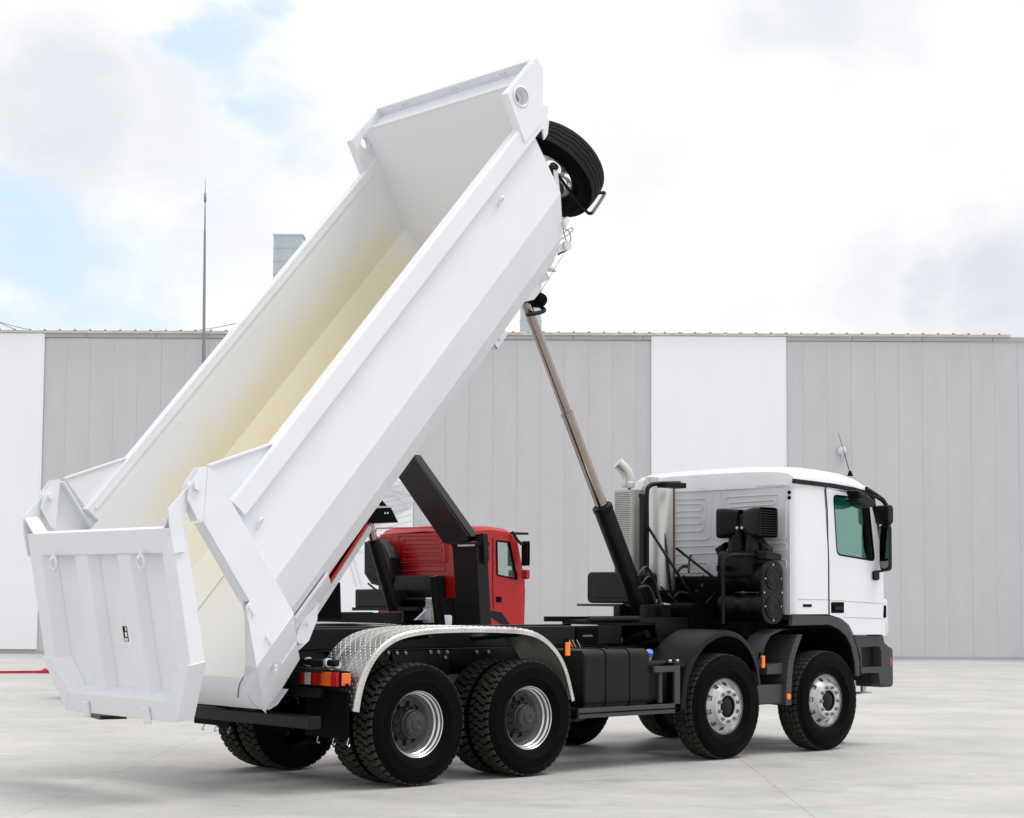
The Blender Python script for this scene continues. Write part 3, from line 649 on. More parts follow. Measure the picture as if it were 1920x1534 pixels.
# rear fenders: treadplate sheet bent over both rear wheels
fe = P([(664, 1334), (672, 1290), (688, 1247), (712, 1213), (745, 1190), (790, 1179), (850, 1175), (920, 1175), (985, 1179), (1020, 1192), (1047, 1218), (1066, 1255), (1080, 1312)], -1.25)
fe = smoothpath(fe, 5)
prof = [(p.x, p.z) for p in fe]
def fender(s_):
    t = thing('rear_fender', None, None, parent=T); g = MB(); y0, y1 = s_*.62, s_*1.25; n = len(prof); cxm = sum(p[0] for p in prof)/n
    nr = []
    for i in range(n):
        a = prof[max(i-1, 0)]; b = prof[min(i+1, n-1)]; d = V3((b[0]-a[0], 0, b[1]-a[1])).normalized(); nr.append(V3((-d.z, 0, d.x)))
    cross = [(y0, -.005), (y0, 0), (y1-s_*.03, 0), (y1-s_*.01, -.006), (y1, -.02), (y1, -.055), (y1-s_*.006, -.055), (y1-s_*.006, -.022), (y1-s_*.03, -.005)]
    vs = []; m = len(cross)
    for (px, pz), q in zip(prof, nr):
        for y, o in cross: vs.append((px+q.x*o, y, pz+q.z*o))
    fs = [(i*m+j, i*m+(j+1) % m, (i+1)*m+(j+1) % m, (i+1)*m+j) for i in range(n-1) for j in range(m)]
    g.add(vs, fs, True)
    g.build('fender_sheet', ALU, t)
    # raised lozenges
    L_ = [0]
    for i in range(1, n): L_.append(L_[-1]+sqrt((prof[i][0]-prof[i-1][0])**2+(prof[i][1]-prof[i-1][1])**2))
    def pt(sv, y, o):
        i = 0
        while i < n-2 and L_[i+1] < sv: i += 1
        f = (sv-L_[i])/(L_[i+1]-L_[i]); p = V3((prof[i][0], 0, prof[i][1])).lerp(V3((prof[i+1][0], 0, prof[i+1][1])), f); q = nr[i].lerp(nr[min(i+1, n-1)], f); p = p+q*o; p.y = y; return p
    z = MB(); st = .036; k = 0; sv = st*.6
    while sv < L_[-1]-st*.5:
        for j in range(17):
            y = abs(y0)+.02+j*st; 
            if y > 1.235: continue
            dirn = 1 if (k+j) % 2 else -1; a, b = .0150, .0052; u1, u2 = .707*a, .707*a*dirn; n1_, n2_ = -.707*b*dirn, .707*b
            q = [(u1+n1_*.3, u2+n2_*.3), (n1_, n2_), (-u1-n1_*.3, -u2-n2_*.3), (-n1_, -n2_)]
            base = [pt(sv+du, s_*(y+dy), .0004) for du, dy in q]; topv = [pt(sv+du*.6, s_*(y+dy*.6), .0026) for du, dy in q]
            z.add(base+topv, [(4, 5, 6, 7), (0, 1, 5, 4), (1, 2, 6, 5), (2, 3, 7, 6), (3, 0, 4, 7)])
        sv += st; k += 1
    sv = st*.5; 
    while sv < L_[-1]-st*.5:      # the cut pattern wraps over the outer lip
        b0 = pt(sv-.014, y1+s_*.0006, -.018); b1 = pt(sv+.014, y1+s_*.0006, -.018); c0 = pt(sv, y1+s_*.0006, -.050); c1 = pt(sv, y1+s_*.006, -.03)
        z.add([b0, b1, c0, c1], [(0, 1, 3), (1, 2, 3), (2, 0, 3)]); sv += st
    tag(z.build('raised_pattern', ALU, t), kind='stuff')
    for yy in (.78, 1.02):        # clamp straps over the sheet
        q = MB()
        for i in range(6, 22): 
            a, b = pt(L_[-1]*i/64+.0, s_*yy, .006), pt(L_[-1]*(i+1)/64, s_*yy, .006); q.beam(a, b, .016, .008)
        q.build('strap', GALV, t)
fender(-1); fender(1)

# mudguards over the second axle
def arch(name, xc, y0, y1, poly, th, m, par, lip=.035):
    g = MB(); n = len(poly); nr = []
    for i in range(n):
        a = poly[max(i-1, 0)]; b = poly[min(i+1, n-1)]; d = V3((b[0]-a[0], 0, b[1]-a[1])).normalized(); nr.append(V3((-d.z, 0, d.x)))
    s_ = 1 if y1 > y0 else -1
    cross = [(y0, -th), (y0, 0), (y1-s_*.04, 0), (y1-s_*.012, -.012), (y1, -lip), (y1, -lip-.03), (y1-s_*.012, -lip-.03), (y1-s_*.012, -lip), (y1-s_*.04, -th)]
    vs = []; mm = len(cross)
    for (px, pz), q in zip(poly, nr):
        for y, o in cross: vs.append((px+q.x*o, y, pz+q.z*o))
    fs = [(i*mm+j, i*mm+(j+1) % mm, (i+1)*mm+(j+1) % mm, (i+1)*mm+j) for i in range(n-1) for j in range(mm)]+[tuple(range(mm)), tuple((n-1)*mm+j for j in range(mm))]
    g.add(vs, fs, True); return g.build(name, m, par)
fa = smoothpath(P([(1277, 1330), (1281, 1285), (1292, 1244), (1313, 1208), (1338, 1188), (1362, 1181), (1388, 1188), (1410, 1212), (1424, 1246), (1429, 1284)], -1.25), 4)
fap = [(p.x, p.z) for p in fa]
for s_ in (-1, 1):
    arch('front_mudguard', 0, s_*.70, s_*1.25, fap, .012, PLAST, T)
    MB().box((3.35, s_*.55, .98), (3.5, s_*1.22, 1.02)).build('guard_bracket', BLACKP, T)
    for x in (3.36, 3.47): MB().cyl((x, s_*1.16, 1.02), (x, s_*1.16, 1.05), .018, n=8).build('bracket_bolt', GALV, T)
# grey cab-side wheel cover between the front axles
for s_ in (-1, 1):
    gp = P([(1430, 1210), (1440, 1192), (1462, 1181), (1506, 1179), (1497, 1200), (1489, 1232), (1485, 1280), (1484, 1322), (1411, 1321), (1411, 1290), (1424, 1285)], -1.2)
    ap = [(p.x, p.z) for p in smoothpath(P([(1484, 1322), (1485, 1280), (1490, 1235), (1505, 1190)], -1.25), 5)]
    g = MB(); g.prism([(p.x, s_*.75, p.z) for p in gp], (0, s_*.02, 0)); 
    rear = [(gp[i].x, gp[i].z) for i in (8, 9, 0, 1, 2, 3)]
    n = len(rear); g.add([(a, s_*.77, b) for a, b in rear]+[(a, s_*1.235, b) for a, b in rear], [(i, i+1, i+1+n, i+n) for i in range(n-1)], True)
    g.build('wheel_cover', GREYP, T)
    # broad front-facing strip and outer lip
    q = MB(); n = len(ap)
    for i in range(n-1):
        (a, b), (c, d) = ap[i], ap[i+1]
        q.hexa([(a-.09, s_*1.25, b), (a, s_*1.25, b), (a, s_*.75, b), (a-.09, s_*.75, b), (c-.09, s_*1.25, d), (c, s_*1.25, d), (c, s_*.75, d), (c-.09, s_*.75, d)])
    q.build('cover_lip', GREYP, T, bevel=.004)
    MB().box((4.62, s_*.80, .54), (5.26, s_*1.2, .75)).build('cover_skirt', GREYP, T, bevel=.02)
    x_, _, z_ = at(1478, 1306, -1.25); MB().cyl((x_, s_*1.25, z_), (x_, s_*1.262, z_), .033, n=20).build('round_reflector', AMBER, T)
    st = MB().hexa([(4.86, s_*1.19, .86), (5.13, s_*1.19, .86), (5.13, s_*1.02, .86), (4.86, s_*1.02, .86), (4.86, s_*1.19, .96), (5.13, s_*1.19, .98), (5.13, s_*1.02, .98), (4.86, s_*1.02, .96)]); st.build('cover_step', GREYP, T, bevel=.006)
for (u, w) in ((1064, 1217), (1430, 1241)):
    p = at(u, w, -1.22)
    for s_ in (-1, 1):
        MB().box((p.x-.026, s_*1.21, p.z-.065), (p.x+.026, s_*1.235, p.z+.065)).build('side_marker_lamp', AMBER, T, bevel=.006)
        MB().box((p.x-.03, s_*1.19, p.z-.075), (p.x+.03, s_*1.21, p.z+.10)).build('marker_holder', BLACKM, T)
# fuel tank with straps and cap, side guards
for s_ in (-1, 1):
    if s_ < 0: a, b, z0, z1 = 2.10, 3.02, .60, 1.17
    else: a, b, z0, z1 = 2.30, 3.02, .64, 1.10
    tk = thing('fuel_tank', None, None, parent=T)
    MB().rbox((a, s_*.50, z0), (b, s_*1.2, z1), .085, 0, 6).build('tank_shell', PLAST, tk, bevel=.02)
    for x in (a+.32, a+.66):
        MB().rbox((x-.03, s_*.49, z0-.008), (x+.03, s_*1.208, z1+.008), .09, 0, 6).build('tank_strap', BLACKP, tk)
    MB().cyl((a+.42, s_*1.02, z1), (a+.42, s_*1.02, z1+.035), .06, .05, 16).build('tank_cap', BLACKM, tk)
    MB().box((a-.02, s_*.46, z0-.06), (b+.5, s_*.52, z0)).build('tank_bracket', BLACKP, tk)
    g = MB().box((1.98, s_*1.245, .515), (3.42, s_*1.215, .61)); g.build('side_guard', GREYP, T, bevel=.004)
    g = MB().box((1.98, s_*1.25, .555), (3.40, s_*1.245, .568)); g.build('guard_groove', BLACKM, T)
    g = MB().box((3.34, s_*1.245, .515), (3.42, s_*1.215, .99)); g.box((3.04, s_*1.245, .93), (3.34, s_*1.215, .99)); g.box((3.14, s_*1.22, .62), (3.18, s_*1.19, .93)); g.build('guard_post', GREYP, T, bevel=.004)
    for x in (2.1, 3.3): MB().box((x-.03, s_*.42, .53), (x+.03, s_*1.215, .58)).build('guard_arm', BLACKP, T)
p = at(1228, 1219, -1.0)
MB().rbox((3.05, -1.1, .62), (3.38, -.5, 1.04), .04, 0).build('adblue_tank', PLAST, T)
MB().cyl((3.17, -1.0, 1.04), (3.15, -1.06, 1.10), .045, .042, 16).build('filler_neck', CLEARL, T)
MB().cyl((3.15, -1.06, 1.10), (3.137, -1.085, 1.138), .046, .038, 12).build('blue_filler_cap', BLUE, T, bevel=.004)
for (u, w, r_) in ((1202, 1194, .05), (1226, 1207, .045)):
    p = at(u, w, -.55); MB().tube([p+V3((0, .12, -.02)), p, p+V3((.02, -.08, .03))], [r_*.8, r_, r_], 12).build('air_dryer', BLACKM, T)
for dx in (0, .045, .11): MB().tube([(2.62+dx, -.44, 1.24), (2.62+dx, -.5, 1.16), (2.6+dx, -.52, 1.10)], .006, 6).build('brass_fitting', BRASS, T)
p = at(1101, 1192, -.43); g = MB().box((p.x-.16, -.435, p.z-.075), (p.x+.16, -.42, p.z+.085)); g.build('type_plate', BLACKM, T, bevel=.003)
MB().box((p.x-.07, -.438, p.z-.01), (p.x+.07, -.435, p.z+.008)).build('plate_mark', BRASS, T)

# ---------------------------------------------------------------- ram, oil tank
mnt = MB().box((3.35, -.42, 1.385), (4.35, .42, 1.43)); mnt.build('ram_bed', BLACKP, T)
MB().cyl((2.9, -.43, 1.45), (3.65, -.43, 1.45), .035, n=12).build('bed_tube', BLACKP, T)
rp = [at(1204, 1150, 0), at(1127, 950, 0)]; rdir = (at(986, 567, 0)-rp[0]).normalized(); rp[1] = rp[0]+rdir*(rp[1]-rp[0]).dot(rdir); rp += [rp[0]+rdir*(at(1061, 777, 0)-rp[0]).dot(rdir), at(986, 567, 0)]
ram = thing('lifting_ram', None, None, parent=T)
MB().cyl(rp[0], rp[1], .105, n=28).build('ram_tube', PLAST, ram)
MB().lathe([(.105, 0), (.112, .01), (.112, .06), (.09, .07)], (0, 0, 0), 'z', 28).build('ram_collar', PLAST, ram)
o = LASTO[0]; d = (rp[1]-rp[0]).normalized(); o.matrix_local = Matrix.Translation(rp[1]-d*.06) @ d.to_track_quat('Z', 'Y').to_matrix().to_4x4()
MB().cyl(rp[1], rp[2], .066, n=28).build('ram_stage', CHROME, ram)
MB().cyl(rp[2]-d*.02, rp[2]+d*.02, .072, n=28).build('stage_ring', CHROME, ram)
MB().cyl(rp[2], rp[3], .055, n=28).build('ram_stage', CHROME, ram)
pb = at(1214, 1150, 0)
MB().box((rp[0].x-.2, -.25, 1.43), (rp[0].x+.2, -.15, 1.60)).build('ram_foot', BLACKP, T, bevel=.01)
MB().box((rp[0].x-.2, .25, 1.43), (rp[0].x+.2, .15, 1.60)).build('ram_foot', BLACKP, T, bevel=.01)
MB().cyl((rp[0].x, -.26, 1.52), (rp[0].x, .26, 1.52), .05, n=16).build('ram_pin', BLACKM, T)
ot = thing('oil_tank', None, None, parent=T)
X = 4.12; y0, y1, z0, z1 = .82, .0, 1.61, 1.96
MB().rbox((X, y0, z0), (X+.30, y1, z1), .06, 0, 5).build('tank_shell', PLAST, ot, bevel=.02)
MB().rbox((X-.012, y0-.1, z0+.06), (X, y1+.1, z1-.06), .03, 0).build('pressed_panel', PLAST, ot, bevel=.008)
MB().rbox((X-.02, y0-.2, z0+.15), (X-.010, y1+.2, z0+.165), .005, 0).build('pressed_rib', BLACKP, ot)
MB().cyl((X+.15, .42, z1), (X+.15, .42, z1+.035), .07, n=16).build('tank_cap', BLACKM, ot)
MB().box((X-.05, .93, 1.575), (X+.65, -.05, 1.60)).build('tank_shelf', GREYP, ot)
g = MB().prism([(X+.1, .5, 1.575), (X+.4, .5, 1.575), (X+.4, .5, 1.43), (X+.32, .5, 1.43)], (0, -.04, 0)); g.build('shelf_bracket', BLACKP, ot)
g = MB(); g.box((X+.2, .3, 1.18), (X+.5, .42, 1.575)); g.build('shelf_post', BLACKP, ot)
for i in range(4):
    a = at(1195+i*6, 1080+i*18, -.1+i*.1); MB().tube(smoothpath([a, a+V3((.15, 0, .1)), a+V3((.35, .05, -.1)), a+V3((.4, 0, -.4))], 4), .014, 7).build('hydraulic_hose', HOSE, T)
MB().tube(smoothpath(P([(1198, 1102), (1215, 1100), (1226, 1120), (1232, 1145), (1236, 1158)], -.2), 4), .016, 8).build('hydraulic_hose', HOSE, T)

# ---------------------------------------------------------------- exhaust and intake behind the cab
ex = thing('exhaust_stack', None, None, parent=T); cx, cyy = 4.80, .33
MB().lathe([(.0, 1.75), (.15, 1.75), (.155, 1.77), (.155, 2.92), (.14, 2.945), (0, 2.95)], (cx, cyy, 0), 'z', 40).build('silencer', STEEL, ex)
MB().box((cx+.128, cyy-.118, 1.76), (cx+.136, cyy-.085, 2.93)).build('seam_strip', mat('heat_tinted_seam', (.36, .26, .20), .4, .8), ex)
MB().cyl((cx-.02, cyy+.1, 2.93), (cx-.02, cyy+.1, 3.05), .075, n=20).build('outlet_pipe', STEEL, ex)
mc = at(1184, 990, .95); sh = MB().rbox((mc.x-.14, .80, 1.85), (mc.x+.16, 1.12, 2.93), .04, 2, 4); 
sh.build('heat_shield', SHIELD, ex)
holes = MB()
for r_ in range(46):
    z = 1.9+r_*.022; holes.box((mc.x-.143, .84, z), (mc.x-.139, 1.08, z+.007))
tag(holes.build('shield_louvre', HUB, ex), kind='stuff')
for r_ in range(4): pass
MB().rbox((mc.x+.02, .60, 1.80), (mc.x+.30, .82, 2.97), .03, 2, 4).build('side_housing', SHIELD, ex)
e0 = at(1178, 905, .95)
el = smoothpath([e0+V3((0, 0, -.06)), e0+V3((0, 0, .06)), e0+V3((-.035, .02, .15)), e0+V3((-.12, .06, .23))], 6)
MB().tube(el, .070, 20).build('tail_pipe', STEEL, ex)
MB().lathe([(.068, -.05), (.082, -.04), (.082, 0), (.068, .01)], (e0.x, e0.y, e0.z), 'z', 18).build('pipe_clamp', STEEL, ex)
MB().box((mc.x+.05, .72, 2.97), (mc.x+.24, .80, 3.04)).build('top_bracket', GALV, ex)
# black frame round the silencer
fr = [at(1213, 1100, .05), at(1213, 990, .05), at(1213, 925, .05), at(1219, 911, .05), at(1234, 907, .02), at(1275, 906, -.05)]
MB().tube(smoothpath(fr, 4), .026, 10).build('stack_frame', PLAST, ex)
a = at(1250, 909, .0); MB().box((a.x-.1, -.10, a.z-.035), (a.x+.22, .06, a.z+.025)).build('frame_head', PLAST, ex, bevel=.006)
a = at(1208, 1000, .05); MB().box((a.x-.03, .03, a.z-.4), (a.x+.015, .10, a.z+.42)).build('frame_plate', BLACKP, ex, bevel=.006)
MB().tube([at(1198, 929, .1), at(1215, 929, .05)], .022, 8).build('frame_arm', PLAST, ex)
for pA, pB, ya, yb in (((1215, 988), (1333, 1174), 0, -.35), ((1268, 1028), (1352, 1094), .2, -.4), ((1352, 1100), (1300, 1160), -.4, -.4), ((1246, 1000), (1262, 1150), .2, .1)):
    MB().cyl(at(*pA, ya), at(*pB, yb), .016, n=8).build('stay_rod', BLACKP, T)
MB().tube(smoothpath([at(1240, 1139, -.1), at(1265, 1143, -.1), at(1285, 1150, -.12)], 4), .055, 14).build('exhaust_pipe', STEEL, T)
hz = smoothpath([at(1285, 1150, -.12), at(1300, 1154, -.12), at(1318, 1165, -.12)], 10)
MB().tube(hz, [.062 if i % 3 else .078 for i in range(len(hz))], 14).build('flexible_hose', REDH, T)
rng = random.Random(3)
for i in range(9):
    a = V3((4.6+rng.random()*.5, -.3+rng.random()*.6, 1.5+rng.random()*.5)); MB().tube(smoothpath([a, a+V3((.2, rng.uniform(-.2, .2), rng.uniform(-.2, .2))), a+V3((.4, rng.uniform(-.3, .3), -.1)), a+V3((.45, 0, -.35))], 4), .012+.008*rng.random(), 7).build('hose', HOSE, T)
MB().rbox((4.95, -.45, 1.42), (5.2, .5, 1.92), .05, 1).build('engine_tunnel', BLACKM, T)
MB().rbox((4.45, -.45, 1.2), (4.95, .6, 1.62), .08, 1).build('gearbox_cover', BLACKM, T)
MB().box((4.2, .1, 1.72), (4.95, .55, 1.76)).build('silencer_shelf', BLACKP, T)
# air filter housing and twin intake horns (axis across the truck)
ai = thing('air_intake', None, None, parent=T)
fx, r_ = 4.965, .155
for zc_ in (1.90, 1.58):
    MB().lathe([(0, -.52), (r_*.95, -.52), (r_, -.60), (r_, -.72), (r_*.93, -.74), (r_*.93, -.80), (r_, -.82), (r_, -.95), (r_*.93, -.97), (r_*.93, -1.02), (r_*1.06, -1.04), (r_*1.06, -1.15), (r_*.98, -1.16)], (fx, 0, zc_), 'y', 32, ends=True).build('filter_drum', PLAST, ai)
cap = roundpoly([(fx-.175, -1.16, 1.40), (fx+.175, -1.16, 1.40), (fx+.175, -1.16, 2.085), (fx-.175, -1.16, 2.085)], .17, 8)
MB().prism(cap, (0, -.03, 0)).build('filter_cover', PLAST, ai, bevel=.008)
for zc_ in (1.90, 1.58):
    MB().lathe([(.125, -1.19), (.128, -1.20), (.118, -1.205), (.10, -1.197), (.08, -1.205), (.05, -1.20), (.0, -1.198)], (fx, 0, zc_), 'y', 30).build('cover_disc', PLAST, ai)
for k in range(12):
    t = 2*pi*k/12; z = 1.74+.30*sin(t); x = fx+.15*cos(t)*(1 if abs(sin(t)) < .7 else .8)
    if k % 3 == 0 or True: MB().cyl((x, -1.19, z), (x, -1.20, z), .009, n=6).build('screw', GALV, ai)
MB().rbox((fx-.17, -1.05, 1.86), (fx+.15, -.55, 2.20), .08, 1).build('filter_neck', PLAST, ai)
for yc_ in (-.95, -.70): MB().lathe([(.10, 2.16), (.115, 2.18), (.11, 2.30), (.10, 2.32), (.10, 2.46)], (fx, yc_, 0), 'z', 24).build('intake_duct', PLAST, ai)
for k, (ya, yb) in enumerate(((-.865, -1.13), (-.785, -.52))):
    hb = [(fx-.11, ya, 2.38), (fx+.11, ya, 2.38), (fx+.11, ya, 2.645), (fx-.11, ya, 2.645)]; hf = [(fx-.16, yb, 2.335), (fx+.16, yb, 2.335), (fx+.16, yb, 2.665), (fx-.16, yb, 2.665)]
    hm = [(fx-.16, yb+(.1 if k == 0 else -.08), 2.335), (fx+.16, yb+(.1 if k == 0 else -.08), 2.335), (fx+.16, yb+(.1 if k == 0 else -.08), 2.665), (fx-.16, yb+(.1 if k == 0 else -.08), 2.665)]
    rb_, rm_, rf_ = roundpoly(hb, .05, 4), roundpoly(hm, .05, 4), roundpoly(hf, .05, 4); n = len(rb_)
    g = MB().add(rb_+rm_+rf_, [(i, (i+1) % n, (i+1) % n+n, i+n) for i in range(n)]+[(i+n, (i+1) % n+n, (i+1) % n+2*n, i+2*n) for i in range(n)], True); g.build('horn_shell', PLAST, ai)
    s_ = -1 if k == 0 else 1
    MB().box((fx-.14, yb-s_*.03, 2.35), (fx+.14, yb-s_*.028, 2.65)).build('horn_mesh', BLACKM, ai)
    for j in range(11): MB().box((fx-.145, yb-s_*.024, 2.362+j*.0265), (fx+.145, yb+s_*.002, 2.370+j*.0265)).build('grille_slat', PLAST, ai)
    for x in (fx-.15, fx+.14): MB().box((x, yb-s_*.02, 2.35), (x+.012, yb+s_*.003, 2.65)).build('grille_edge', PLAST, ai)
MB().rbox((fx-.09, -.90, 2.40), (fx+.09, -.75, 2.60), .03, 1).build('horn_bridge', PLAST, ai)
for (ya, yb) in ((-.58, -.44), (-1.07, -1.21)): MB().hexa([(fx-.08, ya, 2.30), (fx+.02, ya, 2.30), (fx+.02, ya+(yb-ya)*.2, 2.24), (fx-.08, ya+(yb-ya)*.2, 2.24), (fx-.10, yb, 2.22), (fx+.0, yb, 2.22), (fx-.0, yb-(yb-ya)*.3, 2.12), (fx-.08, yb-(yb-ya)*.3, 2.12)]).build('drain_spout', PLAST, ai, bevel=.01)
g = MB().tube(smoothpath([(fx-.12, -.83, 2.42), (fx-.17, -.83, 2.40), (fx-.18, -.83, 2.3), (fx-.18, -.84, 2.12)], 4), .012, 8); g.build('drain_pipe', BLACKP, ai)
for yq in (-.87, -.80): MB().cyl((fx-.12, yq, 2.445), (fx-.14, yq, 2.445), .015, n=10).build('bolt', GALV, ai)
MB().tube([at(1356, 1170, -.85), at(1356, 1130, -.85), at(1356, 1060, -.85), at(1360, 1046, -.87), at(1372, 1041, -.9), at(1405, 1040, -1.0), at(1440, 1040, -1.12)], .024, 10).build('intake_frame', PLAST, ai)
a = at(1448, 1042, -1.15); MB().hexa([(a.x-.16, -1.2, a.z-.04), (a.x+.1, -1.2, a.z-.05), (a.x+.1, -1.05, a.z-.05), (a.x-.16, -1.05, a.z-.04), (a.x-.16, -1.2, a.z+.05), (a.x+.1, -1.2, a.z+.02), (a.x+.1, -1.05, a.z+.02), (a.x-.16, -1.05, a.z+.05)]).build('frame_clamp', PLAST, ai, bevel=.01)
a = at(1357, 1066, -.7); MB().box((a.x-.12, -.72, a.z-.03), (a.x+.15, -.70, a.z+.03)).build('side_bracket', BLACKP, ai)
MB().box((4.72, -.95, 1.14), (5.15, -.45, 1.42)).build('intake_support', BLACKM, ai)

# ---------------------------------------------------------------- cab
cab = thing('cab', None, None, parent=T)
XR, XF = 5.245, 6.87
def loftY(sections, name, m, par, bevel=0, capends=True):
    n = len(sections[0][1]); vs = []; fs = []
    for y, pts in sections:
        for a, b in pts: vs.append((a, y, b))
    for k in range(len(sections)-1):
        for i in range(n): fs.append((k*n+i, k*n+(i+1) % n, (k+1)*n+(i+1) % n, (k+1)*n+i))
    if capends: fs += [tuple(range(n)), tuple((len(sections)-1)*n+i for i in range(n))]
    return MB().add(vs, fs, True).build(name, m, par, bevel=bevel)
def roofsec(ins, zt, zb=2.90):
    # closed outline: bottom rear -> bottom front -> over the roof -> back
    return [(XR+.0+ins*.4, zb), (6.62-ins*.2, zb-.01), (6.66-ins*.1, zb+.03*(1)), (6.56-ins*.3, zb+(zt-zb)*.45), (6.42-ins*.3, zb+(zt-zb)*.72), (6.2, zb+(zt-zb)*.90), (5.9, zt-.005), (5.6, zt), (5.36+ins*.3, zt-.01), (XR+.03+ins*.4, zb+(zt-zb)*.72), (XR+.0+ins*.4, zb+.04)]
ys = [(1.245, .03, 2.965), (1.235, .02, 3.03), (1.20, .01, 3.08), (1.13, 0, 3.115), (1.0, 0, 3.14), (.6, -.03, 3.16), (0, -.05, 3.165)]
secs = [(-y, roofsec(i, z)) for y, i, z in ys]+[(y, roofsec(i, z)) for y, i, z in reversed(ys[:-1])]
loftY(secs, 'roof', CABW, cab)
# rear wall with pressed ribs
MB().box((XR-.0, -1.2, 1.50), (XR+.03, 1.2, 2.93)).build('rear_wall', CABREAR, cab)
def bead(pts, r_=.009, closed=False):
    q = [at(u, w, XR-.001, 0) for u, w in pts]; 
    q = roundpoly(q, .05, 4) if closed else smoothpath(q, 1); MB().tube(q, r_, 6, closed=closed).build('pressed_rib', CABREAR, cab)
def rc(x, y): return (1060+x/3.486, 820+y/3.486)
def rib(pts, closed=True, r_=.009): bead([rc(*p) for p in pts], r_, closed)
rib([(560, 350), (960, 335), (945, 668), (560, 678)]); rib([(600, 412), (928, 400), (905, 612), (600, 628)])
rib([(600, 440), (902, 436), (895, 480), (600, 490)]); rib([(600, 526), (897, 518), (890, 565), (600, 574)])
rib([(1015, 332), (1447, 306), (1440, 660), (1012, 664)]); rib([(1045, 392), (1402, 372), (1395, 640), (1050, 640)])
rib([(1075, 430), (1370, 408), (1365, 440), (1078, 458)]); rib([(600, 722), (1448, 692), (1445, 738), (600, 772)])
rib([(600, 832), (940, 818), (935, 882), (600, 892)]); rib([(980, 815), (1447, 800), (1442, 862), (985, 880)])
for (u, w) in ((775, 913), (905, 913), (1465, 360), (1465, 395), (1055, 880)): p = at(*rc(u, w), XR-.003, 0); MB().cyl(p, p+V3((-.008, 0, 0)), .022, n=12).build('rubber_plug', BLACKM, cab)
MB().box((XR-.008, -1.19, 2.905), (XR, 1.19, 2.925)).build('gutter_seam', CABREAR, cab)
MB().box((XR-.006, -1.13, 1.50), (XR, 1.13, 1.535)).build('rear_sill', GALV, cab)
